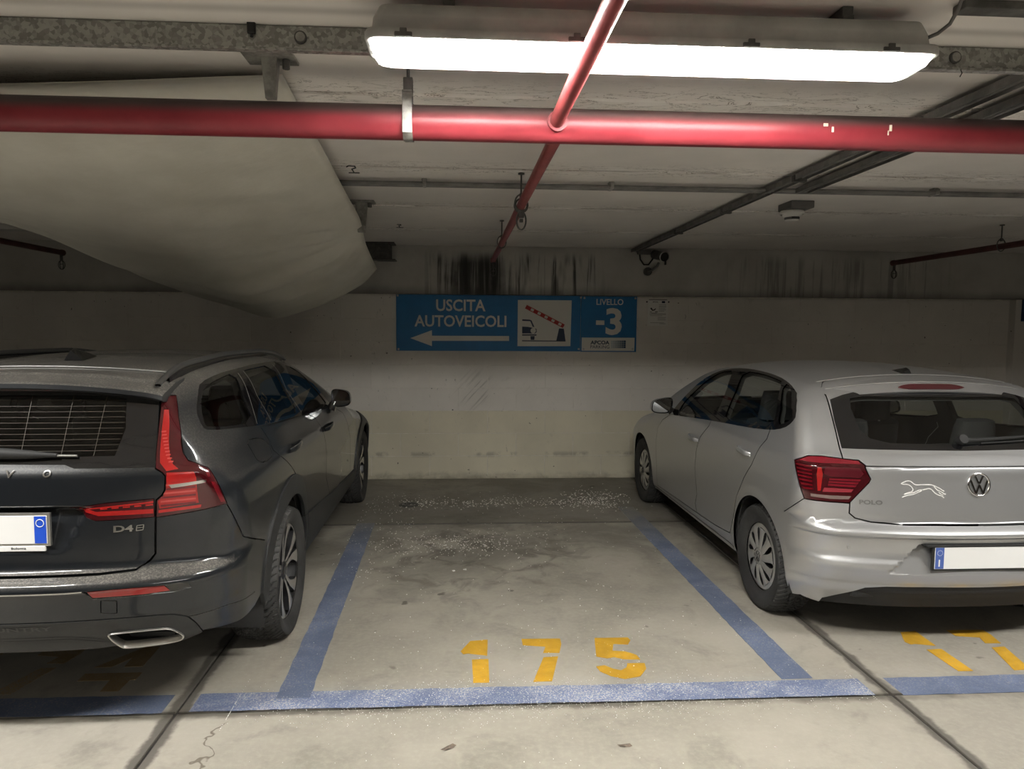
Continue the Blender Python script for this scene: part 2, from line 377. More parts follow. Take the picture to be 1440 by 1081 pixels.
    def build(s, name, m=None, parent=None, loc=None): return link(name, s.mesh(name, m), parent, loc)

def text_mesh(text, bold=0., res=3):
    cu = bpy.data.curves.new('t', 'FONT'); cu.body = text; cu.size = 1.; cu.offset = bold; cu.resolution_u = res; cu.fill_mode = 'BOTH'; cu.extrude = .0
    o = bpy.data.objects.new('t', cu); COL.objects.link(o)
    dg = bpy.context.evaluated_depsgraph_get(); dg.update()
    me = bpy.data.meshes.new_from_object(o.evaluated_get(dg))
    v = [tuple(q.co) for q in me.vertices]; f = [tuple(p.vertices) for p in me.polygons]
    bpy.data.objects.remove(o); bpy.data.curves.remove(cu); bpy.data.meshes.remove(me)
    a = np.array(v); lo, hi = a.min(0), a.max(0)
    return (a[:, :2]-lo[:2])/(hi[:2]-lo[:2]), f
def text_on(mb, text, x0, x1, z0, z1, mapf, m=None, bold=0.):
    uv, f = text_mesh(text, bold)
    pts = mapf(x0+uv[:, 0]*(x1-x0), z0+uv[:, 1]*(z1-z0))
    mb.add(pts, f, m); return mb
def chaikin(p, n=2, closed=True):
    for _ in range(n):
        q = []
        k = len(p)
        for i in range(k if closed else k-1):
            a, b = np.array(p[i]), np.array(p[(i+1) % k]); q += [tuple(.75*a+.25*b), tuple(.25*a+.75*b)]
        p = q if closed else [p[0]] + q + [p[-1]]
    return p

# ---------------------------------------------------------------- the room
CZ = 2.486; WY = 7.545
def build_floor():
    root = structure(empty('floor', (0, 0, 0)))
    g = .007; xs = [-9.5, -7.4, -4.29, -1.175, 1.942, 5.06, 8.17, 10.0]; ys = [-8., -5.4, -2.6, .15, 2.905, 5.755, 7.75]
    for i in range(len(xs)-1):
        for j in range(len(ys)-1):
            x0, x1, y0, y1 = xs[i]+g, xs[i+1]-g, ys[j]+g, ys[j+1]-g
            if j == 4: y0 += .004
            b = MB().box(((x0+x1)/2, (y0+y1)/2, -.05), (x1-x0, y1-y0, .1), bev=.004)
            b.build('slab', M['slab_dark'] if j == 5 else M['slab'], root)
    MB().box((.25, -.1, -.075), (19.4, 15.6, .13)).build('joint_sealant', M['sealant'], root)
build_floor()

def build_wall_back():
    root = structure(empty('wall_back', (0, WY, 0)))
    MB().box((.3, .104, 1.25), (18.2, .2, 2.5)).build('mortar', M['mortar'], root)
    bl, bh = .625, .2465; meshes = {}
    for c in range(8):
        off = (.31 if c % 2 else 0.) + .022
        for k in range(-13, 15):
            x = off + k*bl
            if x > 8.6 or x < -8.6: continue
            lo = c < 3
            key = lo
            if key not in meshes: meshes[key] = MB().box((0, 0, 0), (bl-.004, .03, bh-.004), bev=.003).mesh('block', M['block_low' if lo else 'block_up'])
            o = link('block', meshes[key], root); o.location = (x, .0165 + .0012*math.sin(k*3.1+c*1.7), bh*(c+.5))
    MB().box((.3, -.012, (1.985+CZ+.02)/2), (18.2, .1, CZ+.02-1.985), bev=.008).build('beam', M['beam'], root)
    # rough skirting of old render along the floor
    b = MB(); P = []
    rnd = random.Random(3)
    for i in range(160):
        x = -8.5 + i*.108; h = .032 + .014*rnd.random()
        P.append([(x, -.016-.006*rnd.random(), 0.001), (x, -.010-.004*rnd.random(), h*.7), (x, .004, h)])
    b.grid(P).build('render_fillet', M['block_low'], root)
build_wall_back()

def build_shell():
    for n, c, d in (('wall_left', (-9.3, -.1, 1.25), (.2, 16, 2.6)), ('wall_right', (9.7, -.1, 1.25), (.2, 16, 2.6)), ('wall_front', (.2, -7.9, 1.25), (19.4, .2, 2.6))):
        structure(MB().box((0, 0, 0), d, bev=.01).build(n, M['plain_wall'], None, c))
    root = structure(empty('ceiling', (0, 0, CZ)))
    ys = [2.715+1.185*k for k in range(-9, 5)]
    for a, b in zip(ys[:-1], ys[1:]):
        x0, x1 = -9.4, 9.8
        pr = [(a+.004, .012), (a+.016, 0), (b-.016, 0), (b-.004, .012), (b-.004, .12), (a+.004, .12)]
        MB().prism(pr, 'yz', x0, x1).build('ceiling_plank', M['ceil'], root)
    MB().box((.2, -.1, .09), (19.4, 15.9, .1)).build('slab_above', M['mortar'], root)
    # boxed pier at the right-hand end of the back wall, with the edge of a dark blue sign on it
    structure(MB().box((0, 0, 0), (.5, .10, 1.98), bev=.006).build('trim_1', M['block_up'], None, (6.43, WY-.04, .99)))
    s = MB().box((0, 0, 0), (.42, .012, .24), M['sign_back'], bev=.002)
    for i in (-1, 1): s.cyl((i*.19, -.006, .1), (i*.19, -.009, .1), .007, M['screw'], 8)
    tag(s.build('wall_plate', None, None, (6.455, WY-.097, 1.862)), 'dark blue sign panel on the pier at the far right edge of the back wall', 'sign')
build_shell()

# ---------------------------------------------------------------- floor paint
def line(name, pts, label, m, group='blue parking bay lines'):
    """flat painted strip with slightly ragged edges"""
    (x0, y0), (x1, y1), wd = pts
    n = max(6, int(math.hypot(x1-x0, y1-y0)/.05)); d = np.array([x1-x0, y1-y0]); d /= np.hypot(*d); nn = np.array([-d[1], d[0]]); r = random.Random(len(label))
    top = []; P = []
    for i in range(n+1):
        t = i/n; c = np.array([x0+(x1-x0)*t, y0+(y1-y0)*t])
        a = c+nn*(wd/2+r.uniform(-.003, .003)); b = c-nn*(wd/2+r.uniform(-.003, .003))
        P.append([(*a, .0002), (*a, .0016), (*b, .0016), (*b, .0002)])
    o = tag(MB().grid(P, smooth=False).build(name, m), label, 'floor marking', group); o.location.z = .0008 if abs(y1-y0) > 1 else 0.; return o
line('parking_line', ((-.715, 3.0), (-.752, 5.79), .146), 'blue line on the left side of the empty bay, beside the dark estate car', M['blue'])
line('parking_line', ((1.585, 3.06), (1.545, 6.25), .15), 'blue line on the right side of the empty bay, beside the silver hatchback', M['blue'])
line('parking_line', ((-1.125, 2.986), (1.865, 2.978), .145), 'chalky blue line across the front of the empty bay, below the number 175', M['blue_worn'])
line('parking_line', ((1.99, 2.975), (4.9, 2.968), .155), 'blue line across the front of the bay where the silver hatchback stands', M['blue'])
line('parking_line', ((-4.2, 2.985), (-1.235, 2.982), .15), 'shaded blue line across the front of the bay of the dark estate car', M['blue'])

DIG = {
 '1': [[(.021,3.416),(.072,3.531),(.163,3.543),(.153,3.364),(.059,3.391),(.035,3.385)], [(.076,3.324),(.157,3.328),(.151,3.097),(.077,3.098)]],
 '7': [[(.34,3.543),(.543,3.539),(.54,3.477),(.516,3.377),(.433,3.381),(.455,3.449),(.34,3.471)], [(.43,3.332),(.503,3.338),(.44,3.096),(.353,3.094)]],
 '5': [[(.725,3.537),(.902,3.534),(.907,3.501),(.882,3.453),(.809,3.465),(.787,3.387),(.849,3.377),(.896,3.337),(.904,3.288),(.822,3.293),(.78,3.32),(.743,3.307),(.692,3.329)],
       [(.671,3.225),(.714,3.237),(.747,3.201),(.782,3.182),(.816,3.211),(.83,3.252),(.914,3.248),(.907,3.193),(.86,3.121),(.782,3.099),(.724,3.128),(.681,3.176)]],
 '6': [[(.86,3.535),(.78,3.49),(.71,3.41),(.68,3.335),(.76,3.34),(.80,3.40),(.85,3.375),(.91,3.33),(.92,3.28),(.835,3.285),(.80,3.33),(.77,3.30),(.675,3.29),(.68,3.27),(.67,3.30),(.69,3.42),(.76,3.52)][:13],
       [(.675,3.235),(.757,3.235),(.78,3.17),(.81,3.17),(.835,3.235),(.92,3.235),(.90,3.14),(.85,3.10),(.75,3.10),(.69,3.15)]],
 '4': [[(.83,3.54),(.90,3.54),(.905,3.33),(.82,3.33),(.815,3.42),(.76,3.33),(.68,3.33)], [(.67,3.27),(.93,3.27),(.93,3.20),(.905,3.20),(.90,3.10),(.82,3.10),(.815,3.20),(.67,3.20)]]}
def bay_number(chars, dx, label, m):
    root = tag(empty('bay_number', (dx+.45, 3.3, 0)), label, 'floor marking', 'bay numbers')
    for ch in chars:
        b = MB()
        for poly in DIG[ch]: b.prism([(x-.45, y-3.3) for x, y in poly], 'xy', .0002, .0018)
        b.build('digit', m, root)
bay_number('175', 0., 'yellow stencilled bay number 175 at the front of the empty bay', M['yellow'])
bay_number('176', 2.317, 'yellow stencilled bay number behind the rear bumper of the silver hatchback', M['yellow'])
bay_number('174', -2.40, 'faded orange bay number in the shadow under the tail of the dark estate car', M['yellow_old'])

def flakes():
    r = random.Random(11); b = MB(); N = 0
    def put(x, y, s):
        z = .0022; k = r.choice((3, 4, 5)); a0 = r.uniform(0, 6.3)
        top = [(x+s*math.cos(a0+2*PI*i/k)*r.uniform(.6, 1), y+s*math.sin(a0+2*PI*i/k)*r.uniform(.6, 1.1), z+s*.25) for i in range(k)]
        bot = [(p[0]*1.0, p[1], .0004) for p in top]
        b.add(top+bot, [tuple(range(k))] + [(i, k+i, k+(i+1) % k, (i+1) % k) for i in range(k)])
    for _ in range(2100): put(min(1.85, max(-.95, r.gauss(.35, .7))), r.gauss(2.95, .09), r.uniform(.0009, .0029))
    for _ in range(380): put(r.uniform(-.9, 1.8), 2.1+r.random()**2*1.6, r.uniform(.0009, .003))
    for _ in range(420): put(r.gauss(.05, .3), r.gauss(5.2, .16), r.uniform(.002, .0062))
    for _ in range(500): put(r.uniform(-.5, 1.45), r.gauss(6.45, .10), r.uniform(.0025, .0085))
    for _ in range(260): put(r.gauss(1.35, .16), r.gauss(6.55, .22), r.uniform(.003, .0085))
    for _ in range(220): put(r.uniform(-.85, -.35), r.uniform(4.4, 6.8), r.uniform(.002, .006))
    for _ in range(260): put(r.uniform(-.8, 1.6), r.uniform(3.2, 6.9), r.uniform(.0015, .0045))
    for x, y, s in ((.955, 2.36, .02), (1.0, 2.33, .008), (-.02, 4.6, .012), (.06, 4.62, .016)): put(x, y, s)
    o = tag(b.build('paint_flakes', M['flake']), 'white paint flakes and grit strewn over the empty bay floor', 'debris'); o['kind'] = 'stuff'
flakes()
def leaf(x, y, a, s, label, col):
    pts = [(-1, 0), (-.5, .28), (.1, .42), (.7, .3), (1, .02), (.55, -.25), (-.1, -.36), (-.6, -.2)]
    ca, sa = math.cos(a), math.sin(a); P = [(s*(u*ca-v*sa), s*(u*sa+v*ca)) for u, v in pts]
    b = MB(); b.add([(0, 0, .006)]+[(px, py, .001+.005*((i % 3) == 0)) for i, (px, py) in enumerate(P)], [(0, 1+i, 1+(i+1) % 8) for i in range(8)])
    tag(b.build('dry_leaf', col, None, (x, y, .0005)), label, 'leaf', 'scraps on the lane floor')
M['leaf'] = simple('brown_scrap', (.14, .11, .085), .8, vary=.3, vscale=40)
leaf(-.03, 2.60, .5, .035, 'brown leaf scrap on the lane floor left of centre, below the blue line', M['leaf'])
leaf(.655, 2.58, -.1, .030, 'dark scrap on the lane floor right of centre, below the number 5', M['leaf'])
mc = MB().lathe([(0, .001), (.0035, .001), (.0035, .085), (.002, .093), (0, .095)], M['zinc_dark'], 32, axis=2).lathe([(.0036, .066), (.0055, .068), (.0055, .074), (.0036, .076)], M['zinc_dark'], 32, axis=2)
tag(mc.build('drain_cover', None, None, (-.44, 6.40, .0)), 'small round metal cover set in the floor by the front wheel of the dark estate', 'cover')

# ---------------------------------------------------------------- ceiling lamp
def ceiling_lamp():
    root = tag(empty('ceiling_lamp', (.528, 1.94, 2.435)), 'lit two-tube strip lamp with clear cover hanging under the ceiling', 'lamp')
    L = .762; zt, zr = .0, -.075
    def ring(hx, hy, z, r=.03, n=5):
        p = []
        for sx, sy, a0 in ((1, 1, 0), (-1, 1, 90), (-1, -1, 180), (1, -1, 270)):
            for i in range(n):
                a = math.radians(a0+90*i/(n-1)); p.append((sx*(hx-r)+r*math.cos(a), sy*(hy-r)+r*math.sin(a), z))
        return p
    def closed(rings, m, cap0=False, cap1=False):
        b = MB(); R = [q+[q[0]] for q in rings]; b.grid(R, m)
        if cap0: b.add(rings[0], [tuple(range(len(rings[0])))], m)
        if cap1: b.add(rings[-1], [tuple(range(len(rings[-1])))], m)
        return b
    closed([ring(L-.04, .045, .012), ring(L-.03, .056, .010), ring(L-.015, .062, -.02), ring(L-.012, .068, -.055), ring(L, .082, -.058), ring(L+.004, .085, -.066), ring(L+.004, .085, -.08), ring(L, .081, -.083), ring(L-.004, .077, -.080)], M['lamp_grey'], cap0=True).build('housing', None, root)
    closed([ring(L-.006, .076, -.078), ring(L-.02, .066, -.060), ring(L-.03, .05, -.036)], M['lamp_white'], cap1=True).build('reflector', None, root)
    closed([ring(L-.005, .077, -.081), ring(L-.02, .068, -.104), ring(L-.035, .055, -.110)], M['lens'], cap1=True).build('lamp_cover', None, root)
    for y in (-.022, .022):
        t = MB().cyl((-L+.075, y, -.0735), (L-.075, y, -.0735), .0125, M['tube'], 12).build('tube', None, root)
        for s in (-1, 1): MB().cyl((s*(L-.075), y, -.0735), (s*(L-.045), y, -.0735), .0135, M['lamp_white'], 12).build('tube_cap', None, t)
    for x in (-.665, -.22, .24, .62):
        for y, m in ((-.084, M['zinc_dark']), (.084, M['yellow_clip'])):
            MB().box((x, y, -.076), (.045, .010, .012), m, bev=.003).box((x, y*1.03, -.07), (.018, .006, .018), m, bev=.002).build('clip', None, root)
    for x in (-.55, .52):
        MB().box((x, -.0, .031), (.03, .085, .038), M['zinc_dark'], bev=.002).box((x, -.046, .004), (.03, .006, .044), M['zinc_dark'], bev=.002).build('mounting_bracket', None, root)
    MB().tube([(L-.03, -.03, -.03), (L+.01, -.045, -.015), (L+.025, -.07, .0), (L+.025, -.10, .025), (L+.02, -.12, .045)], .005, M['grey_plastic'], 8).build('cable', None, root)
ceiling_lamp()

# ---------------------------------------------------------------- steelwork under the ceiling
def channel():
    root = tag(empty('cable_channel', (0, 2.13, 2.447)), 'galvanised steel channel running along the ceiling behind the lamp', 'channel')
    x0, x1 = -7.5, 8.; b = MB()
    b.box(((x0+x1)/2, .013, .002), (x1-x0, .022, .07), bev=.002).box(((x0+x1)/2, .0, -.031), (x1-x0, .014, .008), bev=.002)
    b.build('channel_body', M['zinc'], root)
    for x in (-.452, 1.52): MB().cyl((x, .004, .004), (x, -.004, .004), .018, M['zinc_dark'], 20).cyl((x, -.004, .004), (x, -.007, .004), .0135, M['zinc_old'], 20).build('knockout_cap', None, root)
    MB().box((-.59, -.004, .026), (.024, .012, .034), bev=.004).cyl((-.59, -.004, .0), (-.592, .0, .038), .004, None, 8).build('cable_clip', M['black_plastic'], root)
    MB().tube([(1.535, -.005, -.03), (1.538, -.01, -.045), (1.533, -.008, -.056)], .0015, None, 6).build('loose_wire', M['black_plastic'], root)
channel()
tb = MB().box((0, 0, 0), (3.2, .05, .022), bev=.004)
tag(tb.build('overhead_duct', M['zinc_dark'], None, (2.93, 1.86, 2.474)), 'dark grey ceiling duct at the top right, above the right end of the lamp', 'duct')

main = tag(empty('sprinkler_main', (0, 2.45, 2.309)), 'thick glossy red pipe crossing the picture under the ceiling', 'pipe')
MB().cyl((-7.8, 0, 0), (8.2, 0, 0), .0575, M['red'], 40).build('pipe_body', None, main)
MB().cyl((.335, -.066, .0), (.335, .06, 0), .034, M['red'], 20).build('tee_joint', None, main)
for x, z, sx, sz in ((1.26, .01, .016, .008), (1.285, -.005, .007, .014), (1.49, .004, .009, .016), (1.483, -.012, .004, .012)):
    y = -math.sqrt(.0585**2 - z*z); MB().box((x, y, z), (sx, .003, sz*1.3), bev=.001).build('paint_chip', M['block_low'], main)

def branch(label, x, y0, y1, z0, z1, hooks, sprinkler=True, r=.0245, pm='red2'):
    root = tag(empty('sprinkler_branch', (x, y0, z0)), label, 'pipe', 'thin red sprinkler branches')
    L = y1-y0; dz = z1-z0
    MB().cyl((0, 0, 0), (0, L, dz), r, M[pm], 20).build('pipe_body', None, root)
    if sprinkler:
        s = MB().cyl((0, L-.01, dz+.0), (0, L+.02, dz), r*1.18, M[pm], 16).cyl((0, L-.01, dz), (0, L-.01, dz-.075), .013, M['zinc_dark'], 12)
        pts = [(.03*math.cos(a), L-.01, dz-.115+.042*math.sin(a)) for a in np.linspace(PI/2, PI/2+2*PI, 17)[:-1]]
        s.tube(pts, .004, M['zinc_dark'], 6, True).tube([(p[1]*0+0, L-.01+p[0], p[2]) for p in pts], .004, M['zinc_dark'], 6, True).cyl((0, L-.01, dz-.105), (0, L-.01, dz-.11), .016, M['zinc_dark'], 12)
        s.build('sprinkler_head', None, root)
    for y in hooks:
        t = (y-y0)/L; zz = dz*t; top = CZ-z0-.001
        hb = MB().cyl((0, y-y0, zz+.06), (0, y-y0, top), .005, M['zinc_dark'], 8)
        pts = [((r+.006)*1.15*math.sin(a), y-y0, zz+.012+(r+.018)*math.cos(a)*1.15) for a in np.linspace(0, 2*PI, 21)[:-1]]
        hb.tube(pts, .0045, M['zinc_dark'], 6, True).box((0, y-y0, zz+.055), (.018, .018, .025), M['zinc_dark'], bev=.003).cyl((0, y-y0, top), (0, y-y0, top-.008), .018, M['zinc_dark'], 12)
        hb.build('pipe_hanger', None, root)
branch('thin red pipe running from the thick red pipe to the stained beam', .358, 2.51, 7.0, 2.31, 2.30, (3.98, 5.68))
branch('thin red pipe from above the camera to the thick red pipe, passing under the lamp', .333, .2, 2.392, 2.31, 2.31, (), False, .0245)
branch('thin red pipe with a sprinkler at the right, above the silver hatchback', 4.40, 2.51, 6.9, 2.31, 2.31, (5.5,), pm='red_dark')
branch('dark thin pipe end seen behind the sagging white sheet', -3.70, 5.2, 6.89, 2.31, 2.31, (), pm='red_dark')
# cage clamp hanging under the middle branch
cl = MB()
for r_, dy in ((.034, 0), (.037, .03)):
    cl.tube([(r_*math.sin(a), dy, r_*math.cos(a)) for a in np.linspace(0, 2*PI, 21)[:-1]], .005, M['zinc_dark'], 6, True)
cl.tube([(.026*math.sin(a), .012, -.085+.05*math.cos(a)) for a in np.linspace(0, 2*PI, 21)[:-1]], .0045, M['zinc_dark'], 6, True).box((0, .012, -.05), (.03, .03, .04), M['zinc_dark'], bev=.004).box((0, .012, -.085), (.02, .02, .018), M['zinc_dark'], bev=.003)
tag(cl.build('pipe_clamp', None, None, (.358, 3.95, 2.306)), 'grey ring clamp with a sprinkler guard on the middle thin red pipe', 'clamp')

st = tag(empty('strap_hanger', (-.165, 2.45, 2.25)), 'steel rod and strap holding the thick red pipe left of the lamp', 'bracket')
MB().cyl((0, 0, .16), (0, 0, CZ-2.25), .0055, M['zinc_dark'], 10).build('rod', None, st)
MB().box((0, -.0, .155), (.032, .03, .10), M['zinc_dark'], bev=.003).box((0, -.062, .075), (.032, .005, .13), M['zinc_old'], bev=.002).box((0, .062, .075), (.032, .005, .13), M['zinc_old'], bev=.002).box((0, -.03, .145), (.032, .065, .006), M['zinc_old']).build('strap', None, st)
P = [[(dx, .0605*math.sin(a), .059-.0605*math.cos(a)) for a in np.linspace(-PI/2, PI/2, 15)] for dx in (-.016, .016)]
MB().grid(P, M['zinc_old']).build('strap_loop', None, st)
def tapered_bracket(label, x, y, z0, dz, s=1., w=.05):
    root = tag(empty('ceiling_bracket', (x, y, CZ)), label, 'bracket', 'grey steel brackets on the ceiling')
    MB().box((0, .02*s, -.006), (.16*s, .11*s, .010), bev=.002).build('base_plate', M['zinc_old'], root)
    a, b = w/2*s, w*.62/2*s
    MB().add([(-a, 0, -.01), (a, 0, -.01), (b, .01, dz), (-b, .01, dz), (-a, .045*s, -.01), (a, .045*s, -.01), (b, .035*s, dz), (-b, .035*s, dz)], [(0, 1, 2, 3), (7, 6, 5, 4), (0, 3, 7, 4), (1, 5, 6, 2), (3, 2, 6, 7), (0, 4, 5, 1)]).build('bracket_arm', M['zinc_old'], root)
    MB().cyl((.05*s, .02*s, -.012), (.05*s, .02*s, -.04), .012*s, None, 10).build('anchor_bolt', M['zinc_dark'], root)
tapered_bracket('steel bracket holding the thick red pipe in front of the white sheet', -.600, 2.35, 0, -.135)
tapered_bracket('steel bracket beside the right edge of the white sheet', -.655, 4.92, 0, -.21, 1.15, .07)
bx = MB().box((0, 0, -.09), (.26, .16, .16), M['zinc_dark'], bev=.006).box((.0, -.02, -.006), (.34, .24, .012), M['zinc_dark'], bev=.002).box((.08, -.03, -.172), (.2, .2, .008), M['zinc_dark'])
tag(bx.build('junction_box', None, None, (-.80, 7.32, CZ)), 'dark metal box in the ceiling corner right of the white sheet', 'box')

def conduit_pair():
    root = tag(empty('conduit_pair', (0, 4.19, 2.455)), 'pair of thin grey conduits clipped along the ceiling', 'conduit')
    for y, z, r in ((-.028, 0, .0115), (.022, 0, .0115)): MB().cyl((-6.5, y, z), (7.5, y, z), r, M['conduit'], 12).build('conduit', None, root)
    for x in (-3.2, -2.2, -1.2, -.19, .91, 2.9, 3.93, 5.0):
        MB().box((x, -.003, .006), (.022, .085, .036), M['zinc_old'], bev=.006).box((x, -.003, .026), (.03, .04, .012), M['zinc_old']).build('conduit_clip', None, root)
conduit_pair()
def tray(label, x, y0, y1, wd, z=2.452):
    root = tag(empty('cable_tray', (x, y0, z)), label, 'cable tray', 'grey cable trays on the ceiling')
    L = y1-y0; h = .018
    MB().box((0, L/2, .012), (wd, L, .004)).box((-wd/2, L/2, 0), (.004, L, .03)).box((wd/2, L/2, 0), (.004, L, .03)).build('tray_channel', M['tray'], root)
    MB().cyl((-wd*.22, 0, .002), (-wd*.22, L, .002), .011, M['conduit'], 10).cyl((wd*.2, 0, .0), (wd*.2, L, .0), .008, M['conduit'], 10).build('cable', None, root)
    for k in range(int(L/1.05)):
        MB().box((0, (.35 if wd < .06 else .62)+k*1.05, -.008), (wd+.02, .03, .036), M['zinc_dark'], bev=.004).build('tray_clip', None, root)
tray('long grey cable tray crossing the ceiling to the camera on the beam', 1.865, .3, 7.40, .055)
tray('short grey cable tray beside the long one, ending at the smoke detector', 2.06, .3, 4.16, .075)
wd = MB().box((0, 0, 0), (4.4, .16, .045), bev=.006)
tag(wd.build('white_duct', M['white_plastic'], None, (-4.9, 6.36, 2.463)), 'pale flat duct on the ceiling behind the white sheet at far left', 'duct')

sd = tag(empty('smoke_detector', (2.29, 4.75, CZ)), 'white smoke detector dome on a grey ceiling box', 'smoke detector')
MB().box((.01, -.03, -.025), (.16, .20, .05), M['grey_plastic'], bev=.008).build('mounting_box', None, sd)
MB().lathe([(-.05, .001), (-.05, .075), (-.058, .080), (-.072, .080), (-.076, .074)], M['white_plastic'], 28, axis=2).build('base', None, sd)
MB().lathe([(-.074, .066), (-.088, .062), (-.094, .05), (-.112, .046), (-.118, .036), (-.120, .001)], M['white_plastic'], 28, axis=2).build('dome', None, sd)
MB().lathe([(-.095, .0505), (-.111, .0475)], M['grey_plastic'], 28, axis=2).box((0, -.050, -.103), (.05, .006, .016), M['ink_dark']).build('vent_ring', None, sd)

cc = tag(empty('security_camera', (2.10, WY-.063, 2.37)), 'small round security camera on the stained beam right of the blue sign', 'camera')
MB().cyl((-.06, 0, -.125), (-.06, -.02, -.125), .045, M['zinc_dark'], 20).build('mount_plate', None, cc)
MB().tube([(-.06, -.015, -.12), (-.02, -.05, -.11), (.02, -.08, -.075), (.035, -.09, -.035)], .013, M['grey_plastic'], 10).build('arm', None, cc)
MB().cyl((.0, -.03, .055), (.06, -.20, .012), .047, M['zinc_dark'], 24).build('body', None, cc)
MB().cyl((.055, -.19, .015), (.062, -.212, .009), .052, M['white_plastic'], 24, caps=False).cyl((.06, -.204, .011), (.0615, -.209, .0098), .047, M['black_gloss'], 24).build('lens_ring', None, cc)
MB().box((.075, -.19, -.05), (.018, .02, .04), M['black_plastic'], bev=.004).build('bracket_knob', None, cc)
MB().tube([(.0, -.02, .03), (-.02, -.03, -.0), (-.06, -.03, -.055), (-.11, -.03, -.055), (-.15, -.03, 0), (-.16, -.03, .07), (-.15, -.03, .1)], .008, M['black_plastic'], 8).build('cable', None, cc)
MB().box((-.11, -.025, .075), (.14, .05, .045), M['grey_plastic'], bev=.006).build('cable_box', None, cc)

# ---------------------------------------------------------------- sagging sheet
def tarp():
    def curve(P, n):
        P = np.array(P, float); d = np.r_[0, np.cumsum(np.linalg.norm(np.diff(P, axis=0), axis=1))]; t = np.linspace(0, d[-1], n)
        return np.stack([pchip(list(zip(d, P[:, i])))(t) for i in range(3)], 1)
    nu, nv = 110, 90
    N = curve([(-.586,2.47,2.462),(-1.518,2.5,2.418),(-2.6,2.52,2.385),(-4.3,2.55,2.40)], nu)
    Rr = curve([(-.586,2.47,2.462),(-.615,3.2,2.447),(-.635,4.25,2.378),(-.648,4.78,2.352),(-.66,5.22,2.225),(-.71,6.35,2.146)], nv)
    F = curve([(-.71,6.35,2.146),(-.86,6.42,2.00),(-1.095,6.38,1.885),(-1.36,6.3,1.765),(-1.581,6.2,1.703),(-1.86,5.9,1.795),(-2.179,5.6,1.919),(-2.40,5.05,2.161),(-2.769,4.5,2.299),(-3.5,4.3,2.35),(-4.3,4.25,2.38)], nu)
    Lf = curve([(-4.3,2.55,2.40),(-4.3,3.4,2.33),(-4.3,4.25,2.38)], nv)
    u = np.linspace(0, 1, nu)[:, None, None]; v = np.linspace(0, 1, nv)[None, :, None]
    S = (1-v)*N[:, None]+v*F[:, None]+(1-u)*Rr[None]+u*Lf[None]-((1-u)*(1-v)*N[0]+u*(1-v)*N[-1]+(1-u)*v*F[0]+u*v*F[-1])
    U, V = u[..., 0], v[..., 0]
    sag = np.sin(PI*np.clip(U, 0, 1))**.7*np.sin(PI*V)**1.1
    S[..., 2] -= .10*sag*(1-.85*U)
    fold = np.exp(-((V-.74-.06*U)/.035)**2)*np.clip(U*6, 0, 1)*np.clip((.75-U)*4, 0, 1)
    S[..., 2] += .05*fold
    rad = np.hypot(U*1.4, V-.62)                                             # gathers fanning out from the bracket
    ang = np.arctan2(V-.62, U*1.4+.02)
    S[..., 2] += -.026*np.sin(ang*17+3*np.sin(rad*7))*np.exp(-(rad/.30)**2)*np.clip(U*12, 0, 1)
    S[..., 2] += 0.013*np.sin(V*70+U*16+2*np.sin(U*9))*np.exp(-(U/.22)**2)*np.clip(U*14, 0, 1)*np.clip((V-.1)*4, 0, 1)
    S[..., 2] += .004*np.sin(U*23+V*9)*sag
    o = MB().grid(S.tolist(), M['tarp'])
    me = o.mesh('sheet'); t = link('hanging_sheet', me)
    md = t.modifiers.new('thick', 'SOLIDIFY'); md.thickness = .003; md.offset = 0
    tag(t, 'dusty white sheet sagging from the ceiling over the dark estate car', 'sheet')

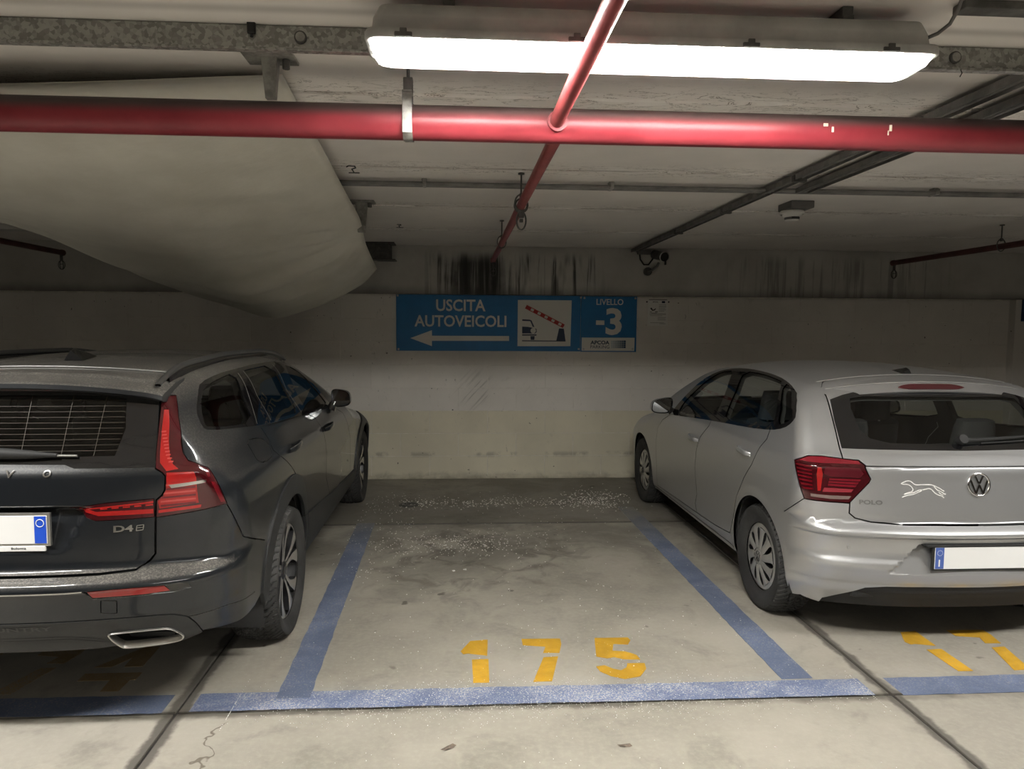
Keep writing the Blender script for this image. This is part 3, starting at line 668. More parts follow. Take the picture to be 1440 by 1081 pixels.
# ---------------------------------------------------------------- signs
SX = lambda a: -.643 + ((550+a/3.6)-557.5)*.00764
SZ = lambda a, b: 1.980 - .00757*(400+b/3.6-414-.0088*((550+a/3.6)-557.5))
def signs():
    y0 = WY-.0125
    mapf = lambda dep: (lambda x, z: np.stack([x, np.full_like(x, y0-dep), z], 1))
    def panel(name, x0, x1, z0, z1, label):
        r = tag(empty(name, ((x0+x1)/2, y0, (z0+z1)/2)), label, 'sign'); c = r.location
        MB().box((0, .006, 0), (x1-x0, .012, z1-z0), bev=.0015).build('panel', M['sign_blue'], r)
        return r, np.array(c)
    def flat(root, c, name, polys, m, dep=.0015):
        b = MB()
        for p in polys: b.prism([(SX(a)-c[0], SZ(a, bb)-c[2]) for a, bb in p], 'xz', -dep-.0012, -dep+.0012)
        return b.build(name, m, root)
    def words(root, c, name, text, a0, a1, b0, b1, m, bold, dep=.002):
        b = MB(); x0, x1 = SX(a0), SX(a1); am = (a0+a1)/2
        text_on(b, text, x0-c[0], x1-c[0], SZ(am, b1)-c[2], SZ(am, b0)-c[2], lambda x, z: np.stack([x, np.full_like(x, -dep), z], 1), m, bold)
        me = b.mesh(name, m); bm = bmesh.new(); bm.from_mesh(me)
        g = bmesh.ops.extrude_face_region(bm, geom=bm.faces[:]); bmesh.ops.translate(bm, vec=(0, .0018, 0), verts=[q for q in g['geom'] if isinstance(q, bmesh.types.BMVert)])
        bmesh.ops.recalc_face_normals(bm, faces=bm.faces[:]); bm.to_mesh(me); bm.free()
        return link(name, me, root)
    r, c = panel('exit_sign', -.643, 1.332, 1.386, 1.982, 'wide blue sign with USCITA AUTOVEICOLI, white arrow and barrier picture')
    words(r, c, 'lettering', 'USCITA', 226, 474, 75, 135, M['sign_white'], .02)
    words(r, c, 'lettering', 'AUTOVEICOLI', 118, 580, 155, 214, M['sign_white'], .02)
    flat(r, c, 'arrow', [[(97,270),(205,230),(205,258),(594,261),(594,286),(205,284),(205,311)]], M['sign_white'])
    pic = flat(r, c, 'pictogram', [[(637,78),(911,80),(907,314),(637,313)]], M['sign_white'])
    D = .0035
    flat(r, c, 'car_symbol', [[(660,213),(690,215),(706,218),(733,225),(734,240),(728,248),(660,248)], [(660,176),(698,178),(707,182),(722,215),(714,215),(701,186),(660,184)], [(660,253),(733,253),(733,259),(660,259)], [(702,262),(724,262),(722,281),(704,281)]], M['sign_navy'], D)
    ring_ = [(716+14*math.cos(t), 234+14*math.sin(t)) for t in np.linspace(0, 2*PI, 18)[:-1]]
    flat(r, c, 'headlamp_symbol', [ring_], M['sign_white'], .006)
    flat(r, c, 'barrier_post_symbol', [[(848,223),(872,224),(882,288),(834,288)], [(660,283),(882,286),(882,290),(660,288)]], M['sign_navy'], D)
    A = np.array([678, 112.]); B = np.array([872, 212.]); d = B-A; nn = np.array([-d[1], d[0]])/np.hypot(*d)*10
    reds, whites = [[tuple(A-nn), tuple(B-nn), tuple(B+nn), tuple(A+nn)]], []
    for k in range(5):
        p, q = A+d*(.13+.182*k), A+d*(.205+.182*k); whites.append([tuple(p-nn*.62), tuple(q-nn*.62), tuple(q+nn*.62), tuple(p+nn*.62)])
    flat(r, c, 'barrier_arm_symbol', reds, M['sign_red'], D); [flat(r, c, 'barrier_band_symbol', [q], M['sign_white'], .006) for q in whites]
    def screw(root, c, a, b): MB().cyl((SX(a)-c[0], -.0005, SZ(a, b)-c[2]), (SX(a)-c[0], -.004, SZ(a, b)-c[2]), .011, M['screw'], 12).build('screw', None, root)
    for a, b in ((35, 56), (38, 325), (958, 66), (950, 329)): screw(r, c, a, b)
    r, c = panel('level_sign', 1.336, 1.946, 1.382, 1.980, 'blue level sign reading LIVELLO -3 with a white operator strip')
    words(r, c, 'lettering', 'LIVELLO', 1038, 1176, 73, 104, M['sign_white'], .015)
    flat(r, c, 'dash', [[(1037,182),(1080,183),(1080,206),(1037,205)]], M['sign_white'])
    words(r, c, 'level_digit', '3', 1087, 1170, 119, 258, M['sign_white'], .03)
    flat(r, c, 'name_strip', [[(965,270),(1238,272),(1237,340),(965,338)]], M['sign_white'])
    words(r, c, 'lettering', 'APCOA', 1010, 1108, 286, 306, M['sign_navy'], .03, D)
    words(r, c, 'lettering', 'PARKING', 1010, 1108, 310, 326, M['sign_navy'], 0., D)
    for i in range(7):
        k = i/6; m = simple('logo_blue', (.55-.545*k, .60-.56*k, .62-.52*k), .45)
        sq = [[(1116+i*11, 286+j*10), (1126+i*11, 286+j*10), (1126+i*11, 295+j*10), (1116+i*11, 295+j*10)] for j in range(4)]
        flat(r, c, 'logo_square', sq, m, D)
    for a, b in ((976, 68), (1238, 70), (975, 329), (1228, 330)): screw(r, c, a, b)
    # notice sheet beside it
    n = tag(empty('notice_sheet', (2.178, WY-.006, 1.81)), 'small white printed notice pinned to the wall right of the blue level sign', 'notice')
    MB().box((0, .003, 0), (.222, .006, .285), M['paper'], bev=.001).build('paper', None, n)
    T = MB()
    T.box((0, -.0006, .139), (.20, .0012, .006), M['ink_dark'])
    for z, a, b in [(.085, .01, .09), (.07, .01, .09), (.058, .01, .09), (.044, .01, .08), (.03, .01, .09), (.016, .01, .07), (-.012, -.09, .09), (-.02, -.09, .09), (-.034, -.085, .05), (-.052, .0, .09), (-.066, .0, .085), (-.08, .0, .09), (-.11, -.08, .07), (-.12, .02, .09)]:
        T.box(((a+b)/2, -.0006, z), (b-a, .0012, .004), M['ink'])
    T.build('print', None, n)
    text_on(H := MB(), 'APCOA', -.06, .0, .108, .122, lambda x, z: np.stack([x, np.full_like(x, -.001), z], 1), M['ink_dark'], .02); H.build('heading', None, n)
    MB().box((.06, -.0006, .114), (.035, .0012, .022), M['sign_navy']).build('logo', None, n)
    MB().prism([(-.085,.045),(-.07,.055),(-.055,.03),(-.04,.036),(-.028,.046),(-.02,.042),(-.035,.024),(-.06,.018)], 'xz', -.0014, 0, M['ink_dark']).box((-.015, -.0006, .008), (.03, .0012, .007), M['ink_dark']).box((-.04, -.0006, -.005), (.06, .0012, .004), M['ink_dark']).box((-.077, -.0006, .006), (.02, .0012, .006), M['ink_dark']).build('pictogram', None, n)
    for x in (-.122, .118): MB().cyl((x, .005, .115), (x, -.004, .115), .008, M['ink_dark'], 8).build('pin', None, n)
signs()
def pen_mark(x, y, pts, label):
    b = MB().tube([(px, py, 0) for px, py in pts], .004, M['pen'], 6)
    tag(b.build('pen_mark', None, None, (x, y, CZ-.001)), label, 'mark', 'black marks on the ceiling')
pen_mark(-.575, 3.98, [(-.03, .07), (.03, .07), (.0, .07), (.0, -.02), (.025, -.05), (.025, -.09), (-.005, -.10), (-.02, -.07)], 'black marker sign on the ceiling right of the white sheet, above the conduits')
pen_mark(-.49, 6.1, [(-.03, .06), (.03, .06), (.0, .06), (.0, -.05), (.02, -.08), (.02, -.12), (-.01, -.12)], 'black marker sign on the ceiling near the beam, below the conduits')

# ---------------------------------------------------------------- car body surface maths
def pchip(pts):
    x = np.array([p[0] for p in pts], float); y = np.array([p[1] for p in pts], float)
    h = np.diff(x); d = np.diff(y) / h; m = np.zeros(len(x))
    for i in range(1, len(x) - 1):
        if d[i-1] * d[i] > 0:
            w1 = 2*h[i] + h[i-1]; w2 = h[i] + 2*h[i-1]
            m[i] = (w1 + w2) / (w1/d[i-1] + w2/d[i])
    m[0] = d[0]; m[-1] = d[-1]
    X = np.linspace(x[0], x[-1], 3000); k = np.clip(np.searchsorted(x, X, side='right') - 1, 0, len(h) - 1)
    t = (X - x[k]) / h[k]
    Y = ((1+2*t)*(1-t)**2)*y[k] + t*(1-t)**2*h[k]*m[k] + t*t*(3-2*t)*y[k+1] + t*t*(t-1)*h[k]*m[k+1]
    return lambda q: np.interp(q, X, Y)

class Body:
    def __init__(s, S, P, C, K, F, RC, crown, r_roof, r_rear, zb, plan_pow=2.6, haunch=None, recess=None, rings=()):
        s.S, s.P, s.C, s.K, s.F, s.RC, s.rr = pchip(S), pchip(P), pchip(C), pchip(K), pchip(F), pchip(RC), pchip(r_rear)
        s.CR = pchip(crown); s.r_roof = r_roof; s.zb = zb; s.pp = plan_pow; s.hn = haunch; s.rec = recess; s.rings = rings
    def W(s, y, z):
        w = s.S(z) + s.P(y)
        if s.hn:
            for (yc, zc, sy, sz, a) in s.hn: w = w + a*np.exp(-((y-yc)/sy)**2 - ((z-zc)/sz)**2)
        for (yc, zc, r, sg, a) in s.rings: w = w + a*np.exp(-((np.hypot(y-yc, z-zc)-r)/sg)**2)
        return w
    def Yr(s, z, x):
        y = s.C(z) + s.K(z)*(np.abs(x)/.8)**s.pp
        if s.rec:                                      # number plate pocket
            z0, z1, x0, x1, y0, y1, sf = s.rec; k = s.K(z)*(np.abs(x)/.8)**s.pp
            xe = x0 + (x1-x0)*np.clip((z-z0)/(z1-z0), 0, 1)
            sm = lambda t: np.clip(t, 0, 1)**2*(3-2*np.clip(t, 0, 1))
            t = np.clip((z-z0)/(z1-z0), 0, 1); m = sm((z1+sf-z)/sf)*sm((xe-np.abs(x))/.02+.5)*(z > z0)
            y = y + m*(np.maximum(y, y0+(y1-y0)*t+k) - y)
        return y
    def Yf(s, z, x): return s.F(z) - .30*(np.abs(x)/.85)**2.8
    def R(s, y, x): return s.RC(y) - s.CR(y)*(np.abs(x)/.6)**2.3
    @staticmethod
    def fil(a, b, r):
        return np.hypot(np.maximum(a+r, 0), np.maximum(b+r, 0)) - r + np.minimum(np.maximum(a+r, b+r), 0)
    def f(s, p):
        x, y, z = np.abs(p[..., 0]), p[..., 1], p[..., 2]
        a = x - s.W(y, z); b = z - s.R(y, x); c = s.Yr(z, x) - y; d = y - s.Yf(z, x)
        q = s.fil(a*.97, b*.95, s.r_roof)
        q = s.fil(q, c*.95, s.rr(z))
        return s.fil(q, d, .12)
    def grad(s, p, e=2e-4):
        g = np.empty_like(p)
        for i in range(3):
            o = np.zeros(3); o[i] = e
            g[..., i] = (s.f(p+o) - s.f(p-o)) / (2*e)
        return g
    def normal(s, p):
        g = s.grad(p, 1.5e-3); return g / np.maximum(np.linalg.norm(g, axis=-1, keepdims=True), 1e-9)
    def project(s, p, n=14):
        p = p.copy()
        for _ in range(n):
            g = s.grad(p); v = s.f(p); p -= (.9*v / np.maximum((g*g).sum(-1), .05))[..., None] * g
        return p
    def start(s, u, v, w):
        x = u*.8; y = -.5 + v*4.; z = s.zb + w*1.1
        for _ in range(30):
            x = .4*x + .6*u*s.W(y, z)
            y0 = s.Yr(z, x); y = .4*y + .6*(y0 + v*(s.Yf(z, x) - y0))
            z = .4*z + .6*(s.zb + w*(s.R(y, x) - s.zb))
        return np.stack([x, y, z], -1)
    def cast(s, o, d, tmax=9., n=1500):
        t = np.linspace(0, tmax, n); v = s.f(o + t[:, None]*d)
        k = np.where(v < 0)[0]
        if not len(k): return None
        a, b = t[k[0]-1], t[k[0]]
        for _ in range(30):
            m = (a+b)/2
            if s.f(o + m*d) < 0: b = m
            else: a = m
        return o + b*d
    def on_rear(s, x, z):       # point on the rear skin at lateral x, height z
        return s.cast(np.array([x, -3., z]), np.array([0., 1., 0.]), 5.)
    def on_side(s, y, z):
        return s.cast(np.array([2., y, z]), np.array([-1., 0., 0.]), 2.)
    def on_roof(s, x, y):
        return s.cast(np.array([x, y, 2.2]), np.array([0., 0., -1.]), 2.)

POLO = Body(
    S=[(.16,.78),(.20,.815),(.26,.842),(.34,.852),(.46,.860),(.60,.868),(.72,.872),(.80,.874),(.83,.872),(.90,.862),(.95,.852),(.985,.838),(1.05,.812),(1.2,.748),(1.35,.675),(1.5,.60)],
    P=[(-.75,-.045),(-.5,-.018),(-.25,-.002),(0,.004),(.4,0),(1.3,.0),(2.2,.0),(2.6,.002),(3.0,-.03),(3.4,-.10)],
    C=[(.10,-.45),(.20,-.56),(.26,-.60),(.30,-.630),(.345,-.645),(.36,-.655),(.41,-.673),(.445,-.682),(.456,-.681),(.488,-.668),(.52,-.664),(.590,-.670),(.604,-.689),(.612,-.690),(.652,-.648),(.660,-.6245),(.70,-.620),(.76,-.612),(.86,-.598),(.930,-.588),(.9365,-.580),(.985,-.528),(1.0,-.510),(1.1,-.412),(1.2,-.314),(1.31,-.205),(1.4,-.115),(1.5,-.02)],
    K=[(.1,.16),(.3,.15),(.45,.15),(.7,.12),(.95,.105),(1.1,.10),(1.35,.12),(1.5,.12)],
    F=[(.1,3.2),(.3,3.32),(.5,3.36),(.62,3.34),(.72,3.22),(.85,3.1),(1.5,3.0)],
    RC=[(-.8,1.27),(-.3,1.338),(-.15,1.357),(0,1.374),(.35,1.400),(.7,1.412),(1.0,1.408),(1.25,1.388),(1.45,1.345),(1.7,1.245),(2.0,1.105),(2.2,1.01),(2.32,.97),(2.6,.932),(2.95,.86),(3.2,.76),(3.36,.66)],
    crown=[(-.8,.05),(0,.05),(1.2,.05),(1.9,.03),(2.4,.05),(3.3,.08)],
    r_roof=.085, r_rear=[(.1,.10),(.3,.13),(.6,.13),(.7,.085),(.95,.07),(1.05,.06),(1.3,.07),(1.5,.08)], zb=.20,
    recess=(.412,.556,.47,.315,-.672,-.630,.014), rings=((0,.31,.355,.03,.007),(2.551,.31,.355,.03,.006)))
POLO_AT = (2.612, 3.926)

VOLVO = Body(
    S=[(.22,.80),(.27,.860),(.33,.885),(.42,.897),(.55,.905),(.66,.912),(.76,.918),(.84,.920),(.92,.914),(.97,.900),(1.0,.884),(1.04,.866),(1.1,.842),(1.2,.795),(1.35,.715),(1.5,.63)],
    P=[(-1.1,-.06),(-.8,-.028),(-.4,-.006),(0,.004),(.4,.0),(1.4,.0),(2.3,.0),(2.9,.014),(3.3,.0),(3.8,-.08)],
    C=[(.2,-.80),(.28,-.90),(.34,-.955),(.40,-.99),(.415,-.995),(.47,-1.018),(.50,-1.026),(.55,-1.028),(.60,-1.034),(.612,-1.040),(.635,-1.030),(.66,-.985),(.675,-.965),(.70,-.958),(.76,-.955),(.9,-.945),(1.015,-.938),(1.03,-.936),(1.075,-.912),(1.085,-.906),(1.12,-.888),(1.2,-.857),(1.3,-.818),(1.37,-.788),(1.44,-.755),(1.55,-.7)],
    K=[(.2,.16),(.4,.15),(.6,.15),(.75,.13),(1.05,.11),(1.2,.09),(1.5,.08)],
    F=[(.1,3.5),(.3,3.66),(.6,3.74),(.75,3.70),(.86,3.55),(1.0,3.4),(1.55,3.3)],
    RC=[(-1.0,1.395),(-.75,1.425),(-.5,1.452),(-.2,1.474),(.2,1.488),(.6,1.486),(.95,1.462),(1.15,1.428),(1.4,1.35),(1.65,1.25),(2.0,1.115),(2.25,1.04),(2.5,1.025),(2.8,.99),(3.2,.92),(3.55,.82),(3.75,.70)],
    crown=[(-1.,.045),(0,.045),(1.2,.045),(2.,.03),(2.5,.05),(3.7,.08)],
    r_roof=.085, r_rear=[(.2,.12),(.6,.14),(.75,.12),(.9,.085),(1.05,.05),(1.15,.032),(1.3,.035),(1.5,.06)], zb=.25, haunch=((-1.0,1.3,.42,.25,-.14),),
    recess=(.745,.905,.27,.345,-.955,-.913,.014))
VOLVO_AT = (-1.785, 3.70)
tarp()

# ---------------------------------------------------------------- cutting car skins into real panels
VIEWS = {'side': ((0, 1, 0), (0, 0, 1), (1, 0, 0)), 'rear': ((1, 0, 0), (0, 0, 1), (0, -1, 0)),
         'corner': ((.70710678, .70710678, 0), (0, 0, 1), (.70710678, -.70710678, 0)), 'top': ((1, 0, 0), (0, 1, 0), (0, 0, 1))}
def inside(p, poly):
    x, y = p; r = False; j = len(poly)-1
    for i in range(len(poly)):
        xi, yi = poly[i]; xj, yj = poly[j]
        if (yi > y) != (yj > y) and x < (xj-xi)*(y-yi)/(yj-yi)+xi: r = not r
        j = i
    return r
def offset_path(P, d, closed):
    P = np.array(P, float); k = len(P); out = []
    for i in range(k):
        a = P[i-1] if (closed or i > 0) else None; b = P[(i+1) % k] if (closed or i < k-1) else None; ns = []
        for u, v in ((a, P[i]), (P[i], b)):
            if u is None or v is None: continue
            e = v-u; l = np.hypot(*e)
            if l > 1e-9: ns.append(np.array([-e[1], e[0]])/l)
        n = sum(ns)/len(ns); l2 = max(n @ n, .25); out.append(tuple(P[i]+n*d/l2))
    return out
class Skin:
    def __init__(s, body, us, vs, ws):
        s.body = body; nu, nv, nw = len(us)-1, len(vs)-1, len(ws)-1; key = {}; F = []
        def k(i, j, l):
            return key.setdefault((i, j, l), len(key))
        for j in range(nv):
            for l in range(nw): F.append((k(nu, j, l), k(nu, j+1, l), k(nu, j+1, l+1), k(nu, j, l+1)))
        for i in range(nu):
            for l in range(nw):
                F.append((k(i, 0, l), k(i+1, 0, l), k(i+1, 0, l+1), k(i, 0, l+1)))
                F.append((k(i+1, nv, l), k(i, nv, l), k(i, nv, l+1), k(i+1, nv, l+1)))
            for j in range(nv): F.append((k(i, j, nw), k(i+1, j, nw), k(i+1, j+1, nw), k(i, j+1, nw)))
        U, V, Wd = (np.array(q) for q in zip(*key.keys()))
        p = body.start(np.array(us)[U], np.array(vs)[V], np.array(ws)[Wd]); p = body.project(p); p[U == 0, 0] = 0.
        bm = s.bm = bmesh.new(); vv = [bm.verts.new(q) for q in p]
        s.lay = bm.faces.layers.int.new('tag')
        for f in F:
            try: bm.faces.new([vv[i] for i in f])
            except ValueError: pass
        bm.normal_update()
    def proj(s, P, view):
        ea, eb, n = (np.array(q, float) for q in VIEWS[view])
        return [(float(np.dot(q, ea)), float(np.dot(q, eb))) if len(q) == 3 else tuple(q) for q in P]
    def _cut(s, paths, view, lim, test, value, within=None):
        """paths = [(points2d, closed)] : cut along them, then tag the faces whose centre passes test"""
        bm = s.bm; ea, eb, n = (Vector(q) for q in VIEWS[view]); allp = np.concatenate([np.array(p) for p, c in paths])
        lo, hi = allp.min(0)-.06, allp.max(0)+.06
        F = []; idx = {}; cen = np.zeros((4096, 2)); rad = np.zeros(4096)
        def put(f):
            nonlocal cen, rad
            i = idx.get(f)
            if i is None:
                i = idx[f] = len(F); F.append(f)
                if i >= len(rad): cen = np.concatenate([cen, np.zeros_like(cen)]); rad = np.concatenate([rad, np.zeros_like(rad)])
            c = f.calc_center_median(); cen[i] = c.dot(ea), c.dot(eb); rad[i] = max([(v.co-c).length_squared for v in f.verts])**.5
        l0, l1, h0, h1 = lo[0], lo[1], hi[0], hi[1]; lay = s.lay
        for f in bm.faces:
            if f.normal.dot(n) < lim or (within is not None and f[lay] not in within): continue
            c = f.verts[0].co
            if l0 < c.dot(ea) < h0 and l1 < c.dot(eb) < h1: put(f)
        for P, closed in paths:
            for i in range(len(P) if closed else len(P)-1):
                A = np.array(P[i]); B = np.array(P[(i+1) % len(P)]); d = B-A; L2 = float(d @ d)
                if L2 < 1e-12 or not F: continue
                k = len(F); q = cen[:k]-A; t = np.clip(q @ d/L2, 0, 1); e = q-t[:, None]*d
                sel = [F[j] for j in np.nonzero((e*e).sum(1) < (rad[:k]*1.05+.001)**2)[0]]
                sel = [f for f in sel if f.is_valid]
                if not sel: continue
                g = set(sel)
                for f in sel: g.update(f.edges); g.update(f.verts)
                r = bmesh.ops.bisect_plane(bm, geom=list(g), dist=2e-5, plane_co=ea*A[0]+eb*A[1], plane_no=(ea*(-d[1])+eb*d[0]).normalized())
                for e in r['geom_cut']:
                    if isinstance(e, bmesh.types.BMEdge):
                        for f in e.link_faces: put(f)
        for j, f in enumerate(F):
            if f.is_valid and (within is None or f[lay] in within) and test((cen[j, 0], cen[j, 1])): f[lay] = value
    def region(s, P, view, value, lim=.12, within=None, smooth=0):
        p = s.proj(P, view)
        if smooth: p = chaikin(p, smooth)
        s._cut([(p, True)], view, lim, lambda q: inside(q, p), value, within); return p
    def gap(s, P, view, value, w=.0045, closed=False, lim=.12, within=None, smooth=0):
        p = s.proj(P, view)
        if smooth: p = chaikin(p, smooth, closed)
        a, b = offset_path(p, w/2, closed), offset_path(p, -w/2, closed)
        if closed: s._cut([(a, True), (b, True)], view, lim, lambda q: inside(q, a) != inside(q, b), value, within)
        else:
            ring = a+b[::-1]; s._cut([(ring, True)], view, lim, lambda q: inside(q, ring), value, within)
    def extract(s, tags, name, mat, parent=None, off=0., rim=.012, pair=False, lift=None):
        bm = s.bm; fs = [f for f in bm.faces if f[s.lay] in tags]
        if not fs: return []
        vid = {}; P = []
        for f in fs:
            for v in f.verts:
                if v.index not in vid or True:
                    if v not in vid: vid[v] = len(P); P.append(v.co[:])
        P = np.array(P); N = s.body.normal(P); N[P[:, 0] < 1e-6, 0] = 0; N /= np.maximum(np.linalg.norm(N, axis=1, keepdims=True), 1e-9)
        Q = P+off*N; Q[P[:, 0] < 1e-6, 0] = 0
        faces = [[vid[v] for v in f.verts] for f in fs]; fset = set(fs); rims = []
        for f, q in zip(fs, faces):                                       # outward winding
            c = f.normal; n = N[q].mean(0)
            if c[0]*n[0]+c[1]*n[1]+c[2]*n[2] < 0: q.reverse()
        if rim:
            for f in fs:
                for e in f.edges:
                    if sum(1 for g in e.link_faces if g in fset) == 1:
                        a, b = vid[e.verts[0]], vid[e.verts[1]]
                        if P[a, 0] < 1e-6 and P[b, 0] < 1e-6: continue
                        rims.append((a, b))
        def build(signs):
            V = []; F = []; NL = []
            mp = {}
            for sg in signs:
                for i in range(len(Q)):
                    if sg < 0 and 1 in signs and P[i, 0] < 1e-6: mp[sg, i] = mp[1, i]
                    else: mp[sg, i] = len(V); V.append((Q[i, 0]*sg, Q[i, 1], Q[i, 2]))
                for q in faces:
                    r = q if sg > 0 else q[::-1]
                    F.append([mp[sg, i] for i in r]); NL += [(N[i, 0]*sg, N[i, 1], N[i, 2]) for i in r]
                for a, b in rims:
                    k = len(V); pts = [Q[a], Q[b], Q[b]-rim*N[b], Q[a]-rim*N[a]]
                    V += [(p[0]*sg, p[1], p[2]) for p in pts]; F.append([k, k+1, k+2, k+3])
                    e = np.cross(pts[1]-pts[0], pts[3]-pts[0]); e /= max(np.linalg.norm(e), 1e-9); NL += [(e[0]*sg, e[1], e[2])]*4
            me = bpy.data.meshes.new(name); me.from_pydata(V, [], F); me.materials.append(mat)
            me.polygons.foreach_set('use_smooth', [True]*len(F)); me.update()
            me.normals_split_custom_set(NL)
            return link(name, me, parent)
        return [build((1,)), build((-1,))] if pair else [build((1, -1))]
def rear_map(body, dep):
    def g(x, z):
        x = np.asarray(x, float); z = np.asarray(z, float); ax = np.abs(x)
        lo = np.full_like(x, -1.4); best = np.full_like(x, np.nan)
        for t in np.linspace(-1.3, .4, 260):
            v = body.f(np.stack([ax, np.full_like(x, t), z], 1)); best = np.where(np.isnan(best) & (v < 0), t, best)
        a, b = best-.008, best.copy()
        for _ in range(22):
            m = (a+b)/2; v = body.f(np.stack([ax, m, z], 1)); b = np.where(v < 0, m, b); a = np.where(v < 0, a, m)
        p = np.stack([ax, b, z], 1); n = body.normal(p); p = p+n*dep; p[:, 0] *= np.where(x < 0, -1, 1); return p
    return g
def side_map(body, dep, sg=1):
    def g(y, z):
        y = np.asarray(y, float); z = np.asarray(z, float); p = np.stack([body.W(y, z), y, z], 1); p = body.project(p); p = p+body.normal(p)*dep; p[:, 0] *= sg; return p
    return g
def strip_on(mb, pts, w, mapf, m, n=10):
    """thin raised strip that follows the car skin"""
    P = np.array(pts, float); d = np.r_[0, np.cumsum(np.hypot(*np.diff(P, axis=0).T))]; t = np.linspace(0, d[-1], n)
    Q = np.stack([np.interp(t, d, P[:, i]) for i in range(2)], 1); a = offset_path(Q, w/2, False); b = offset_path(Q, -w/2, False)
    A = mapf(*np.array(a).T); B = mapf(*np.array(b).T)
    mb.grid([A.tolist(), B.tolist()], m); return mb

# ---------------------------------------------------------------- wheels
def tyre_mesh(R, rr, wd, name, vee):
    n = 360; half = wd/2; prof = []
    for t in np.linspace(0, 1, 7): prof.append((half*(.80+.24*math.sin(t*PI*.62)), rr+(R-.022-rr)*t, None))
    m = 26
    for i in range(m+1):
        t = 1-2*i/m; prof.append((half*.93*t, R-.016*abs(t)**3.5, t))
    for t in np.linspace(1, 0, 7): prof.append((-half*(.80+.24*math.sin(t*PI*.62)), rr+(R-.022-rr)*t, None))
    P = []
    for j in range(n):
        a = 2*PI*j/n; row = []
        for x, r, t in prof:
            if t is not None:
                ph = (j/6.0+abs(t)*vee+(.5 if t < 0 else 0)) % 1.0
                if ph < .24 and abs(t) > .06: r -= .0065
                if .30 < abs(t) < .40 or abs(t) < .05: r -= .007
            z = r*math.sin(a); z = max(z, -R+.012)
            row.append((x, r*math.cos(a), z))
        P.append(row)
    b = MB().grid(P, M['rubber'], smooth=False, closed_u=True)
    for i in range(len(b.sm)):
        k = i % (len(prof)-1); b.sm[i] = k < 6 or k >= len(prof)-7
    return b.mesh(name, fix=True)
def spokes(mb, N, r0, r1, th_l, th_r, xf, depth, m_face, m_side, crown=.004, n=12, k=6, phase=0.):
    """N radial spokes; th_l/th_r(r) = angular borders, xf(r) = face height along the axle"""
    for s_ in range(N):
        a0 = 2*PI*s_/N+phase; top = []; L = []; Rr = []
        for i in range(n+1):
            r = r0+(r1-r0)*i/n; row = []
            for j in range(k+1):
                q = j/k; a = a0+th_l(r)+(th_r(r)-th_l(r))*q; row.append((xf(r)+crown*math.sin(PI*q), r*math.cos(a), r*math.sin(a)))
            top.append(row); L.append([row[0], (row[0][0]-depth, row[0][1], row[0][2])]); Rr.append([row[-1], (row[-1][0]-depth, row[-1][1], row[-1][2])])
        mb.grid(top, m_face); mb.grid(L, m_side, False); mb.grid(Rr, m_side, False)
